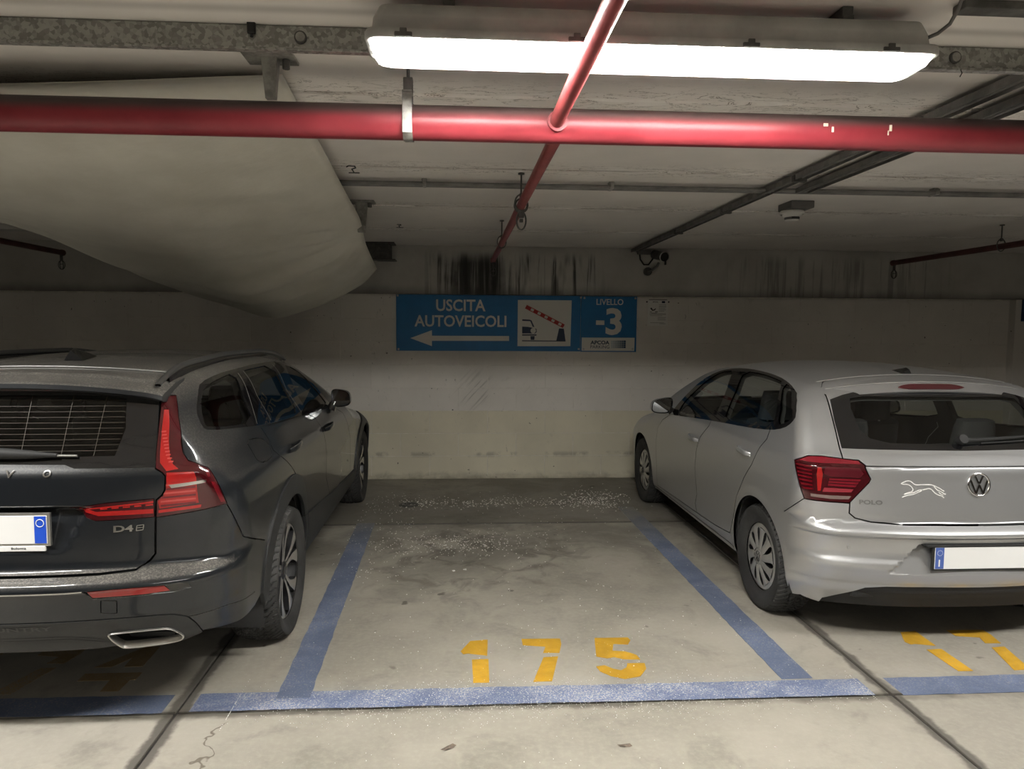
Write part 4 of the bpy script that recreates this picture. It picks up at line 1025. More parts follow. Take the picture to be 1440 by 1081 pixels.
def make_wheels(kind):
    """four wheel meshes shared: returns function placing a wheel with its sub-parts"""
    if kind == 'cover':
        R, rr, wd = .3125, .193, .20; tm = tyre_mesh(R, rr, wd, 'tyre', 2.4); b = MB(); xo = .082
        xf = lambda r: xo-.006+.016*math.cos(min(1, r/.19)*PI*.5)
        N = 10; sec = 2*PI/N/2
        hw = lambda r: sec*float(np.interp(r, [.05, .075, .10, .135, .158, .168], [1.0, .92, .70, .62, .74, 1.0])); sw = lambda r: .30*(r/.19)
        spokes(b, N, .05, .168, lambda r: -hw(r)+sw(r), lambda r: hw(r)+sw(r), xf, .02, M['alloy'], M['rim_black'], .006, 14, 6)
        b.lathe([(xf(.167), .167), (xf(.18), .18), (xo-.006, .190), (xo-.014, .196), (xo-.03, .197)], M['alloy'], 80)
        b.lathe([(xf(.052), .053), (xo+.006, .05), (xo+.010, .036)], M['alloy'], 40)
        b.lathe([(xo-.03, .197), (-.08, .19), (-.085, .15)], M['rim_black'], 48).lathe([(xo-.045, .001), (xo-.045, .185)], M['rim_black'], 40)
        wm = b.mesh('wheel', fix=False)
        hub = MB().lathe([(xo+.008, .037), (xo+.013, .034), (xo+.0135, .001)], M['alloy'], 32)
        for a, c in (((-.022, .016), (-.011, -.022)), ((.022, .016), (.011, -.022)), ((-.011, -.022), (0, .0)), ((.011, -.022), (0, 0)), ((-.012, .024), (0, .002)), ((.012, .024), (0, .002))):
            hub.cyl((xo+.0135, a[0], a[1]), (xo+.0135, c[0], c[1]), .0022, M['ink_dark'], 6)
        hub.tube([(xo+.0132, .029*math.cos(t), .029*math.sin(t)) for t in np.linspace(0, 2*PI, 25)[:-1]], .0018, M['ink_dark'], 6, True)
        hm = hub.mesh('hub_badge'); dm = None
    else:
        R, rr, wd = .345, .246, .235; tm = tyre_mesh(R, rr, wd, 'tyre', 2.8); b = MB(); xo = .088
        xf = lambda r: xo-.018+.020*(r/.23)**1.6
        for sgn in (-1, 1):
            cen = lambda r, sgn=sgn: sgn*float(np.interp(r, [.04, .09, .16, .235], [.30, .17, .17, .30]))
            hw = lambda r: float(np.interp(r, [.04, .07, .12, .18, .236], [.30, .15, .10, .115, .17]))
            spokes(b, 5, .045, .236, lambda r, c=cen: c(r)-hw(r), lambda r, c=cen: c(r)+hw(r), xf, .04, M['machined'], M['rim_black'], .002, 12, 4, PI/2)
        b.lathe([(xf(.234), .234), (xo+.002, .240), (xo+.004, .247), (xo-.004, .251)], M['machined'], 80)
        b.lathe([(xo-.004, .251), (-.09, .243), (-.095, .20)], M['rim_black'], 60)
        b.lathe([(xo-.02, .048), (xo-.010, .047), (xo-.008, .034)], M['rim_black'], 32)
        wm = b.mesh('wheel', fix=False)
        hm = MB().lathe([(xo-.012, .034), (xo-.005, .031), (xo-.004, .001)], M['rim_black'], 28).lathe([(xo-.004, .026), (xo-.0028, .024), (xo-.004, .022)], M['machined'], 28).mesh('hub_badge')
        dm = MB().lathe([(.0, .06), (.012, .062), (.012, .165), (-.012, .165), (-.012, .06)], M['disc'], 48).lathe([(.02, .001), (.02, .07), (.0, .07)], M['disc'], 32).box((.005, .125, .06), (.06, .08, .13), M['zinc_dark'], bev=.01).mesh('brake_disc')
    def place(parent, x, y, sg):
        z = R-.012
        w_ = link('wheel', wm, parent); w_.location = (x, y, z); w_.rotation_euler = (0, 0, 0 if sg > 0 else PI)
        link('tyre', tm, w_); link('hub_badge', hm, w_)
        if dm: link('brake_disc', dm, w_)
    return place

# ---------------------------------------------------------------- car inner fittings shared by both cars
def seat(parent, x, y, wd, name, m, head_z=1.05, back_z=.92):
    def cushion(P0, P1, w0, w1, t0, t1):
        b = MB(); rows = []
        for i in range(9):
            q = i/8; c = np.array(P0)*(1-q)+np.array(P1)*q; w_ = (w0*(1-q)+w1*q)*(1-.16*max(0, q-.75)*4*.5); t_ = t0*(1-q)+t1*q; e = np.array(P1)-np.array(P0); n = np.array([0, -e[2], e[1]])/np.linalg.norm(e)
            row = []
            for a in np.linspace(0, 2*PI, 21):
                ca, sa = math.cos(a), math.sin(a); row.append(tuple(c+np.array([w_/2*math.copysign(abs(ca)**.45, ca), 0, 0])+n*(t_/2*math.copysign(abs(sa)**.6, sa))))
            rows.append(row)
        b.grid(rows, m); b.add(rows[0], [tuple(range(20))], m); b.add(rows[-1], [tuple(range(20))], m); return b
    s_ = cushion((x, y+.48, .52), (x, y, .47), wd, wd*.95, .12, .14); s_o = s_.build(name, None, parent)
    cushion((x, y, .48), (x, y-.20, back_z), wd, wd*.86, .15, .11).build('backrest', None, s_o)
    cushion((x, y-.205, head_z-.10), (x, y-.235, head_z+.09), .25, .22, .10, .085).cyl((x-.06, y-.2, back_z-.02), (x-.06, y-.21, head_z-.06), .007, M['steel'], 8).cyl((x+.06, y-.2, back_z-.02), (x+.06, y-.21, head_z-.06), .007, M['steel'], 8).build('headrest', None, s_o)
def wheel_wells(parent, ys, r, x0, x1):
    for y in ys:
        for sg in (1, -1):
            P = [[(sg*x, y+r*math.cos(a), .30+r*math.sin(a)) for a in np.linspace(-.25, PI+.25, 28)] for x in (x0, x1)]
            b = MB().grid(P, M['black_plastic']); b.add(P[0], [tuple(range(28))], M['black_plastic']); b.build('wheel_housing', None, parent)
def mirror(parent, c, sx, sy, sz, sg, shell, base_to, tilt=0., toe=0.):
    """door mirror: rounded shell towards the front, framed glass towards the rear"""
    rows = []; gl = None
    for q, k in ((0, 1.), (.25, 1.0), (.55, .93), (.8, .74), (.95, .42), (1., .12)):
        row = []
        for a in np.linspace(0, 2*PI, 29):
            ca, sa = math.cos(a), math.sin(a); ex = .62
            u = math.copysign(abs(ca)**ex, ca); v = math.copysign(abs(sa)**ex, sa)
            row.append((c[0]+sg*(u*sx*k-.10*sx*v), c[1]+q*sy-toe*u*sx*(1-q), c[2]+v*sz*k*(1-.16*u)+tilt*u*sz*k))
        rows.append(row)
    b = MB().grid(rows, shell).add(rows[-1], [tuple(range(28))], shell)
    cen = np.mean(np.array(rows[0][:-1]), 0); inner = [tuple(cen+(np.array(p)-cen)*.88+np.array([0, .012, 0])) for p in rows[0]]
    b.grid([rows[0], inner], M['black_gloss']); o = b.build('door_mirror', None, parent)
    MB().add(inner, [tuple(range(28))], M['mirror']).build('mirror_face', None, o)
    a_ = np.array(base_to); e_ = np.array([c[0]-sg*sx*.75, c[1]+sy*.4, c[2]-sz*.62])
    MB().tube([tuple(a_), tuple((a_+e_)/2+np.array([0, 0, .008])), tuple(e_)], [.034, .028, .03], M['black_gloss'], 12).build('mirror_foot', None, o)
def fin(parent, x, y, z, L, wd, h, m):
    rows = []
    for q in np.linspace(0, 1, 9):
        hh = h*(1-q)**.8 if q > .15 else h*(.75+q*1.6); ww = wd*(1-.8*q)**.8; yy = y-L*.45+L*q
        rows.append([(x+ww*math.cos(a)*(1-.75*math.sin(a)), yy-.02*math.sin(a)*(1-q), z+hh*math.sin(a)) for a in np.linspace(0, PI, 11)])
    b = MB().grid(rows, m); b.add(rows[0], [tuple(range(11))], m); b.build('roof_antenna', None, parent)
def handle(parent, body, y0, y1, z, sg, mat):
    """pull handle bridging a shallow cup"""
    g = side_map(body, 0., sg); ym = (y0+y1)/2
    o = side_map(body, .004, sg)
    cup = MB(); pts = [(ym+.052*math.cos(a), z+.030*math.sin(a)) for a in np.linspace(0, 2*PI, 25)[:-1]]; pa = np.array(pts)
    cup.add(list(g(pa[:, 0], pa[:, 1])+np.array([sg*.0012, 0, 0])), [tuple(range(24))], mat)
    b = MB(); ys = np.linspace(y0, y1, 13); rows = []
    for i, y in enumerate(ys):
        q = i/12; lift = .008+.030*math.sin(PI*min(1, max(0, (q*1.1))))**.45 if 0 < i < 12 else .002
        base = side_map(body, lift, sg)(np.array([y]), np.array([z+.010*(q-.5)]))[0]
        rows.append([(base[0]+sg*.006*math.cos(a), base[1], base[2]+(.0155 if 0 < i < 12 else .011)*math.sin(a)) for a in np.linspace(0, 2*PI, 13)])
    b.grid(rows, mat); h_ = b.build('door_handle', None, parent); cup.build('handle_cup', None, h_)
def number_plate(parent, cx, z0, z1, mapf, body_y, kind):
    """plate with blue bands, blank field, in a frame"""
    wd = .52; c = (cx, body_y, (z0+z1)/2); h = z1-z0
    fr = MB().box(c, (wd+.022, .014, h+.02), M['steel'] if kind == 'steel' else M['black_plastic'], bev=.004).build('plate_frame', None, parent)
    MB().box((c[0], c[1]-.0075, c[2]), (wd, .004, h), M['plate'], bev=.0015).build('number_plate', None, fr)
    for s in (-1, 1):
        m = M['plate_blue'] if kind == 'steel' else M['plate_blue2']
        bb = MB().box((c[0]+s*(wd/2-.024), c[1]-.0092, c[2]), (.044, .003, h-.004), m, bev=.001)
        if s > 0 or kind == 'steel': bb.tube([(c[0]+s*(wd/2-.024)+.0145*math.cos(a), c[1]-.0115, c[2]+h*.24+.0145*math.sin(a)) for a in np.linspace(0, 2*PI, 21)[:-1]], .0015, M['plate'], 6, True)
        else:
            for k in range(12):
                a = 2*PI*k/12; bb.box((c[0]+s*(wd/2-.024)+.013*math.cos(a), c[1]-.011, c[2]+h*.24+.013*math.sin(a)), (.0025, .0012, .0025), M['plate'])
            bb.box((c[0]+s*(wd/2-.022), c[1]-.011, c[2]-h*.22), (.0065, .0012, .035), M['plate'])
        if s > 0 and kind != 'steel': bb.prism([(c[0]+s*(wd/2-.024)+.012*math.cos(a)*(1 if k % 2 else .7), c[2]-h*.2+.012*math.sin(a)*(1 if k % 2 else .7)) for k, a in enumerate(np.linspace(0, 2*PI, 13)[:-1])], 'xz', c[1]-.012, c[1]-.0105, M['plate_red'])
        bb.build('plate_band', None, fr)
    return fr
def spoiler_loft(parent, body, sect, xw, dyf, mat, name='roof_spoiler'):
    rows = []; xs = np.r_[np.linspace(-xw, xw, 45)]
    for x in xs:
        dz = body.R(sect[0][0], abs(x))-body.R(sect[0][0], 0.); e = max(0, (abs(x)-xw*.86)/(xw*.14)); row = []
        for i, (y, z) in enumerate(sect):
            yy = y+dyf(abs(x)); zz = z+dz
            if i >= 2: zz -= .008*e*e; yy += .018*e*e
            row.append((x, yy, zz))
        rows.append(row)
    b = MB(); S = len(sect)
    for i in range(S-1): b.grid([[r[i], r[i+1]] for r in rows], mat)
    for r in (rows[0], rows[-1]): b.add(r, [tuple(range(S))], mat)
    return b.build(name, None, parent)
def mirror_x(P): return [(-p[0], p[1], p[2]) if len(p) == 3 else (-p[0], p[1]) for p in P]
def circle_cut(y, z, r, zb=-.1, n=44):
    return [(y+r*math.cos(a), z+r*math.sin(a)) for a in np.linspace(-.0, PI, n)] + [(y-r, zb), (y+r, zb)]

# outlines of panels, lamps and windows in car coordinates (metres from the rear axle)
T = {
 'p_light': [(0.844,-0.389,0.942),(0.794,-0.431,0.973),(0.735,-0.455,0.975),(0.65,-0.486,0.967),(0.568,-0.51,0.961),(0.549,-0.536,0.94),(0.531,-0.559,0.875),(0.539,-0.559,0.856),(0.632,-0.55,0.751),(0.728,-0.522,0.753),(0.825,-0.47,0.756),(0.844,-0.439,0.845)],
 'p_l_top': [(0.832,-0.413,0.948),(0.793,-0.436,0.969),(0.737,-0.458,0.972),(0.651,-0.49,0.964),(0.571,-0.514,0.957),(0.57,-0.529,0.943),(0.661,-0.507,0.944),(0.749,-0.484,0.943),(0.802,-0.455,0.945)],
 'p_l_louv': [(0.841,-0.406,0.937),(0.786,-0.481,0.933),(0.789,-0.497,0.801),(0.824,-0.471,0.798),(0.841,-0.441,0.855)],
 'p_l_pane': [(0.738,-0.503,0.928),(0.581,-0.543,0.927),(0.564,-0.551,0.9),(0.581,-0.549,0.879),(0.721,-0.513,0.881),(0.746,-0.505,0.894)],
 'p_l_str': [(0.721,-0.514,0.873),(0.575,-0.551,0.873),(0.606,-0.549,0.827),(0.73,-0.515,0.831)],
 'p_l_v': [(0.773,-0.493,0.923),(0.756,-0.498,0.924),(0.751,-0.504,0.892),(0.76,-0.507,0.806),(0.774,-0.503,0.805),(0.778,-0.495,0.89)],
 'p_l_bar': [(0.745,-0.511,0.823),(0.611,-0.548,0.821),(0.623,-0.547,0.805),(0.753,-0.51,0.801)],
 'p_l_clear': [(0.803,-0.489,0.788),(0.716,-0.523,0.785),(0.622,-0.549,0.786),(0.635,-0.548,0.769),(0.716,-0.525,0.767),(0.802,-0.49,0.774)],
 'p_fdoor': [(0.856,1.698,0.934),(0.868,1.885,0.864),(0.874,2.011,0.776),(0.87,2.064,0.654),(0.86,2.072,0.457),(0.841,2.082,0.255),(0.846,1.053,0.281),(0.852,1.075,0.345),(0.858,1.03,0.424),(0.868,1.062,0.609),(0.873,1.033,0.737),(0.869,0.967,0.855),(0.851,0.846,0.952),(0.834,0.842,0.994)],
 'p_rdoor': [(0.834,0.842,0.994),(0.851,0.846,0.952),(0.869,0.967,0.855),(0.873,1.033,0.737),(0.868,1.062,0.609),(0.858,1.03,0.424),(0.852,1.075,0.345),(0.846,1.053,0.281),(0.847,0.698,0.291),(0.85,0.422,0.314),(0.866,0.334,0.436),(0.869,0.286,0.589),(0.875,0.171,0.73),(0.876,0.065,0.83),(0.863,0.018,0.92),(0.836,-0.039,0.999),(0.815,-0.028,1.053)],
 'p_fglass': [(0.849,1.544,0.959),(0.815,1.526,1.043),(0.766,1.374,1.159),(0.718,1.237,1.254),(0.662,1.13,1.316),(0.64,0.939,1.338),(0.724,0.826,1.251),(0.781,0.803,1.124),(0.824,0.801,1.02)],
 'p_rglass': [(0.823,0.646,1.023),(0.785,0.66,1.114),(0.724,0.666,1.251),(0.636,0.756,1.342),(0.632,0.509,1.341),(0.648,0.263,1.322),(0.658,0.16,1.311),(0.744,0.025,1.216),(0.808,-0.055,1.067),(0.816,0.28,1.041)],
 'p_qglass': [(0.8,-0.088,1.085),(0.752,-0.028,1.2),(0.661,0.125,1.307),(0.671,0.04,1.295),(0.708,-0.067,1.256),(0.771,-0.204,1.147),(0.787,-0.176,1.111)],
 'v_exh': [(0.43,-0.967,0.421),(0.443,-0.97,0.433),(0.621,-0.923,0.43),(0.652,-0.909,0.419),(0.691,-0.877,0.378),(0.666,-0.87,0.353),(0.48,-0.925,0.354),(0.466,-0.934,0.363)],
 'v_refl': [(0.366,-1.02,0.613),(0.406,-1.014,0.613),(0.535,-0.987,0.616),(0.656,-0.95,0.609),(0.698,-0.935,0.613),(0.723,-0.921,0.604),(0.733,-0.912,0.584),(0.673,-0.934,0.575),(0.401,-1.005,0.577)],
 'v_reflred': [(0.384,-1.016,0.608),(0.465,-1.003,0.611),(0.644,-0.952,0.606),(0.66,-0.94,0.583),(0.567,-0.969,0.58),(0.399,-1.007,0.583)],
 'v_tow': [(0.426,-1,0.57),(0.48,-0.989,0.564),(0.478,-0.987,0.514),(0.424,-0.998,0.519)],
 'v_light': [(0.573,-0.758,1.337),(0.613,-0.702,1.331),(0.645,-0.765,1.248),(0.674,-0.816,1.147),(0.684,-0.826,1.108),(0.705,-0.832,1.08),(0.776,-0.814,1.046),(0.795,-0.812,1.016),(0.84,-0.794,0.894),(0.755,-0.842,0.879),(0.663,-0.873,0.869),(0.596,-0.891,0.863),(0.598,-0.888,0.932),(0.618,-0.882,0.949),(0.629,-0.879,0.972),(0.631,-0.876,1.025),(0.618,-0.876,1.041),(0.592,-0.874,1.056),(0.584,-0.817,1.201)],
 'v_l_strip': [(0.596,-0.784,1.28),(0.611,-0.775,1.279),(0.626,-0.821,1.164),(0.639,-0.844,1.093),(0.653,-0.853,1.068),(0.675,-0.857,1.05),(0.633,-0.871,1.044),(0.605,-0.86,1.075),(0.598,-0.831,1.15),(0.597,-0.811,1.211)],
 'v_l_main': [(0.633,-0.873,1.039),(0.73,-0.846,1.038),(0.739,-0.846,1.012),(0.741,-0.846,0.964),(0.746,-0.845,0.91),(0.608,-0.886,0.897),(0.602,-0.887,0.928),(0.622,-0.881,0.947),(0.632,-0.878,0.972)],
 'v_l_low': [(0.604,-0.887,0.892),(0.756,-0.842,0.902),(0.752,-0.843,0.89),(0.604,-0.888,0.88)],
 'v_l_bar': [(0.642,-0.875,0.99),(0.711,-0.855,0.996),(0.774,-0.833,1.003),(0.772,-0.835,0.991),(0.711,-0.856,0.983),(0.651,-0.873,0.977)],
 'v_l_ref1': [(0.765,-0.828,1.041),(0.777,-0.819,1.039),(0.787,-0.822,1.01),(0.778,-0.829,1.011)],
 'v_l_ref2': [(0.789,-0.826,0.992),(0.801,-0.817,0.989),(0.835,-0.799,0.903),(0.821,-0.811,0.903)],
 'v_fuel': [(0.819,-0.455,1.102),(0.841,-0.285,1.089),(0.86,-0.223,1.051),(0.878,-0.227,1.009),(0.888,-0.266,0.988),(0.884,-0.385,0.985),(0.869,-0.443,1.002),(0.849,-0.444,1.043)],
 'v_qglass': [(0.663,-0.567,1.327),(0.662,-0.462,1.359),(0.665,-0.331,1.377),(0.667,-0.134,1.392),(0.739,-0.232,1.296),(0.808,-0.275,1.16),(0.725,-0.658,1.186),(0.704,-0.657,1.217)],
}

def lin(a, b, t): return tuple(np.array(a)*(1-t)+np.array(b)*t)
# ---------------------------------------------------------------- silver hatchback
def hatchback():
    B = POLO; root = tag(empty('hatchback', (*POLO_AT, 0)), 'silver five-door hatchback parked nose-in on the right of the empty bay', 'car')
    us = np.r_[np.linspace(0, .72, 26), np.linspace(.74, 1, 20)]; vs = np.r_[np.linspace(0, .12, 26), np.linspace(.13, .93, 110), np.linspace(.94, 1, 12)]; ws = np.unique(np.r_[np.linspace(0, 1, 96), np.linspace(.10, .42, 56)].round(5))
    S = Skin(B, us, vs, ws)
    BODY, TG, BMP, DIFF, LT, FRIT, RG, FD, RD, DLO, FG, RGL, QG, WS, GAP, HOLE = 0, 1, 2, 3, 20, 5, 6, 7, 8, 9, 10, 11, 12, 13, 90, 91
    # rear bumper, tailgate
    bp = [(-.06,-.64,.655),(.382,-.619,.656),(.533,-.588,.661),(.605,-.564,.677),(.632,-.557,.701),(.629,-.548,.75),(.726,-.52,.752),(.824,-.468,.756),(.847,-.439,.725),(.864,-.339,.655),(.86,-.25,.55),(.86,-.15,.1),(.1,-.7,.1),(-.06,-.76,.1)]
    S.region(bp, 'corner', BMP, .05)
    S.gap(bp[5:10], 'corner', GAP, .005)
    tg = [(-.06,1.42),(.40,1.42),(.52,1.36),(.583,1.27),(.612,1.12),(.641,.966),(.629,.75),(.632,.701),(.605,.677),(.533,.661),(.382,.656),(-.06,.655)]
    S.region(tg, 'rear', TG, .15); S.gap(tg[3:], 'rear', GAP, .0065, lim=.15)
    S.region([(.708,.231),(.62,.285),(.547,.324),(.45,.337),(.273,.342),(-.06,.338),(-.06,.1),(.72,.1)], 'rear', DIFF, .05, within=(BMP, BODY))
    S.gap([(-.06,.9385),(.30,.9385),(.556,.937)], 'rear', GAP, .004, within=(TG,), lim=.1)
    S.gap([(-.06,-.036),(.24,-.039),(.47,-.032),(.53,-.060),(.575,-.13)], 'top', GAP, .007, within=(BODY, TG), lim=.2)
    # lamps
    T_ = T['p_light']; S.region(T_, 'corner', LT, .05); S.gap(T_, 'corner', GAP, .005, True, .05, within=(LT, TG, BODY, BMP))
    lamp = []
    def cell(P, mat, name, off=.0015, v=[LT+1]):
        S.region(P, 'corner', v[0], .05, within=tuple(range(LT, v[0]))); lamp.append((v[0], mat, name, off)); v[0] += 1
    cell(T['p_l_top'], 'lens_red2', 'upper_light_band', .002)
    lv = T['p_l_louv']; cell(lv, 'lens_dark', 'louvre_panel', -.002)
    for k in range(7):
        t0, t1 = (k+.30)/7.2, (k+.78)/7.2
        l0, l1 = [lin(lv[0], lv[4], min(1, t*1.6)) if t*1.6 < 1 else lin(lv[4], lv[3], (t*1.6-1)/.6) for t in (t0, t1)]; r0, r1 = lin(lv[1], lv[2], t0), lin(lv[1], lv[2], t1)
        cell([l0, lin(l0, r0, .9), lin(l1, r1, .9), l1], 'lens_mid', 'louvre', .003)
    cell(T['p_l_pane'], 'lens_wine', 'upper_lens_pane', .002)
    st = T['p_l_str']; cell(st, 'lens_wine', 'light_strip_bed', -.001)
    for k in range(3):
        t0, t1 = k/3+.05, k/3+.24; cell([lin(st[0], st[3], t0), lin(st[1], st[2], t0), lin(st[1], st[2], t1), lin(st[0], st[3], t1)], 'lens_red2', 'light_strip', .003)
    cell(T['p_l_v'], 'lens_red', 'bright_light_element', .003); cell(T['p_l_bar'], 'lens_rose', 'lower_light_bar', .003); cell(T['p_l_clear'], 'lens_clear', 'clear_lens', .002)
    # glass
    S.region([(-.06,1.305),(.40,1.290),(.50,1.268),(.574,1.244),(.602,1.14),(.622,1.012),(-.06,1.006)], 'rear', FRIT, .1, within=(TG, GAP))
    S.region([(-.06,1.262),(.40,1.262),(.47,1.25),(.49,1.20),(.495,1.10),(.462,1.06),(.374,1.040),(-.06,1.034)], 'rear', RG, .1, within=(FRIT,))
    # doors
    fd = T['p_fdoor']; rd = T['p_rdoor']
    S.region(fd, 'side', FD, .2, within=(BODY,)); S.region(rd, 'side', RD, .2, within=(BODY,))
    S.gap(fd, 'side', GAP, .0055, True, .2, within=(BODY, FD, RD)); S.gap(rd, 'side', GAP, .0055, True, .2, within=(BODY, FD, RD))
    dlo = [(1.73,.925),(1.3,.958),(.859,.990),(.261,1.023),(-.043,1.050),(-.169,1.078),(-.225,1.118),(-.23,1.155),(-.12,1.258),(0,1.292),(.113,1.314),(.276,1.336),(.51,1.352),(.75,1.358),(.98,1.352),(1.17,1.325),(1.308,1.268),(1.43,1.184),(1.58,1.07)]
    S.region(dlo, 'side', DLO, .1, within=(BODY, FD, RD, GAP), smooth=1)
    for P, v in ((T['p_fglass'], FG), (T['p_rglass'], RGL), (T['p_qglass'], QG)): S.region(P, 'side', v, .1, within=(DLO,), smooth=1)
    S.region([(-.06,1.44),(.46,1.40),(.56,1.47),(.665,1.98),(.60,2.07),(-.06,2.14)], 'top', WS, .2, within=(BODY,))
    # wheel arches
    for y in (0., 2.551): S.region(circle_cut(y, .31, .343), 'side', HOLE, .05)
    painted = M['silver_paint']
    S.extract((BODY,), 'body_shell', painted, root, 0, .014); S.extract((TG,), 'tailgate', painted, root, 0, .012); S.extract((BMP,), 'rear_bumper', painted, root, .001, .014)
    S.extract((DIFF,), 'bumper_lower_trim', M['black_plastic'], root, -.006, .01)
    fdo = S.extract((FD,), 'front_door', painted, root, 0, .012, True); rdo = S.extract((RD,), 'rear_door', painted, root, 0, .012, True)
    for o in S.extract((DLO,), 'window_surround', M['black_gloss'], root, .0005, .010, True): pass
    S.extract((FG,), 'front_side_window', M['car_glass'], root, -.003, 0, True); S.extract((RGL,), 'rear_side_window', M['car_glass'], root, -.003, 0, True); S.extract((QG,), 'quarter_window', M['car_glass'], root, -.003, 0, True)
    S.extract((FRIT,), 'rear_window_border', M['black_gloss'], root, .0005, .006); S.extract((RG,), 'rear_window', M['car_glass'], root, -.0005, 0); S.extract((WS,), 'windscreen', M['windscreen'], root, -.002, 0)
    M['lens_red2'] = M.get('lens_red2') or simple('deep_red_lens', (.17, .008, .016), .16, coat=1.); M['lens_rose'] = M.get('lens_rose') or simple('rose_lens', (.24, .03, .04), .18, coat=1.)
    tl = S.extract((LT,), 'tail_light', M['lens_dark'], root, .001, .02, True)
    for v, m, n, off in lamp:
        pr = S.extract((v,), n, M[m], None, off, .006, True)
        for o, p in zip(pr, tl): o.parent = p
    S.extract((BODY, TG, BMP, DIFF, FD, RD, DLO, FRIT, LT)+tuple(v for v, *_ in lamp), 'inner_lining', M['trim'], root, -.035, 0)
    S.bm.free()
    # roof spoiler with high brake light
    K = lambda ax: .12*(ax/.8)**2.6
    sp = [(-.040,1.3685),(-.11,1.358),(-.190,1.338),(-.198,1.334),(-.243,1.292),(-.236,1.284),(-.195,1.284),(-.10,1.32)]
    spo = spoiler_loft(root, B, sp, .592, K, painted)
    for n_, i_, dy_, r_ in (('spoiler_front_highlight', 0, -.002, .0026), ('spoiler_rear_highlight', 2, -.003, .0030)):
        xs_ = np.linspace(-.56, .56, 41); MB().tube([(x, sp[i_][0]+K(abs(x))*(i_ > 0)+dy_, sp[i_][1]+B.R(-.04, abs(x))-B.R(-.04, 0.)+.0015) for x in xs_], r_, M['edge_highlight'], 6).build(n_, None, spo)  # thin pale tubes stand in for the highlights on the spoiler edges
    g = lambda x, t: (x, lin(sp[3], sp[4], t)[0]+K(abs(x))-.004, lin(sp[3], sp[4], t)[1]+B.R(-.04, abs(x))-B.R(-.04, 0.))
    b = MB(); xs = np.linspace(-.19, .19, 25)
    wv = [max(.06, 1-abs(x/.19)**6) for x in xs]
    b.grid([[g(x, .46-.36*w_) for x, w_ in zip(xs, wv)], [g(x, .46+.30*w_) for x, w_ in zip(xs, wv)]], M['lens_wine'])
    b.build('high_brake_light', None, spo)
    R = lambda d: rear_map(B, d)
    # rear wiper
    wp = MB(); gm = R(.016)
    arm = gm(np.array([.0, .06, .2, .36, .46]), np.array([1.045, 1.046, 1.052, 1.060, 1.066])); wp.tube(arm.tolist(), [.017, .013, .010, .008, .006], M['black_plastic'], 10)
    hub = gm(np.array([.0]), np.array([1.045]))[0]; wp.cyl(hub+np.array([0, .02, -.006]), hub-np.array([0, .016, -.012]), .024, M['black_plastic'], 16)
    bl = R(.007)(np.linspace(.10, .50, 9), np.linspace(1.036, 1.052, 9)); wp.tube(bl.tolist(), .006, M['rubber_seal'], 6); wp.build('rear_wiper', None, root)
    # badge, lettering, sticker, plate
    cx, cz = .006, .852; q = R(.0)
    bd = MB(); n_ = 40; rings = []
    for r, d in ((.060, .001), (.060, .007), (.056, .010), (.051, .007), (.050, .004), (.002, .004)):
        a = np.linspace(0, 2*PI, n_+1); rings.append(R(d)(cx+r*np.cos(a), cz+r*np.sin(a)).tolist())
    bd.grid(rings[:5], M['chrome']); bd.grid(rings[4:], M['badge_grey'])
    def bar(p, q_, w_): strip_on(bd, [(cx+p[0], cz+p[1]), (cx+q_[0], cz+q_[1])], w_, R(.0075), M['chrome'], 4)
    for s in (-1, 1):
        bar((s*.021, .044), (s*.002, .006), .0085); bar((s*.044, .022), (s*.019, -.044), .0085); bar((s*.019, -.044), (0, .000), .0085)
    bd.build('round_badge', None, root)
    tx = MB(); text_on(tx, 'POLO', -.587, -.478, .748, .771, R(.003), M['badge_grey'], .035); tx.build('lettering', None, root)
    dz = lambda a, b: (-.387+(a-680)*(.221/270), .787+(905-b)*(.086/105))
    dog = MB()
    lines = [[(680,820),(690,815),(712,805),(728,802),(742,808),(756,822),(770,828),(800,826),(830,825),(860,826),(882,832),(898,840),(915,848),(930,858),(942,865)],
             [(680,820),(695,826),(715,824),(732,830),(745,842),(752,858),(745,868),(720,875),(700,882),(690,888),(698,885),(730,878),(755,874),(770,866),(790,856),(806,858),(800,864),(780,872),(760,882),(735,888),(710,892),(690,900),(684,903)],
             [(806,858),(825,853),(845,848),(862,852),(872,864),(885,878),(905,888),(925,892),(938,905)],
             [(878,832),(888,848),(902,860),(918,866),(935,876),(945,884),(950,880)], [(905,870),(920,882),(935,888)]]
    for L in lines: strip_on(dog, chaikin([dz(*p) for p in L], 1, False), .0042, R(.0015), M['decal'], 40)
    dog.build('greyhound_sticker', None, root)
    number_plate(root, .004, .447, .557, None, -.668, 'black')
    MB().box((.0, -.655, .562), (.60, .05, .012), M['black_plastic'], bev=.004).build('plate_lamp_bar', None, root)
    for x in (-.64, .64, -.30, .30):
        z = .535 if abs(x) > .5 else .588; p = R(.001)(np.array([x]), np.array([z]))[0]; MB().cyl(p+np.array([0, .004, 0]), p-np.array([0, .0015, 0]), .010, painted, 16).build('parking_sensor', None, root)
    for sg in (1, -1):
        handle(root, B, .10, .29, .888, sg, painted); handle(root, B, .99, 1.18, .832, sg, painted)
        mirror(root, (sg*.955, 1.62, 1.010), .085, .13, .062, sg, painted, (sg*.86, 1.66, .955), -.10)
    fin(root, 0, .09, 1.373, .20, .030, .038, M['black_gloss'])
    for sg in (1, -1):
        g_ = side_map(B, .0015, sg); strip_on(MB_ := MB(), [(.36, .243), (1.2, .236), (2.19, .228)], .007, g_, M['rubber_seal'], 20); MB_.build('sill_trim', None, root)
    MB().box((0, 1.4, .23), (1.26, 3.6, .06), M['black_plastic'], bev=.02).box((0, -.42, .30), (1.2, .28, .08), M['black_plastic'], bev=.02).build('underbody', None, root)
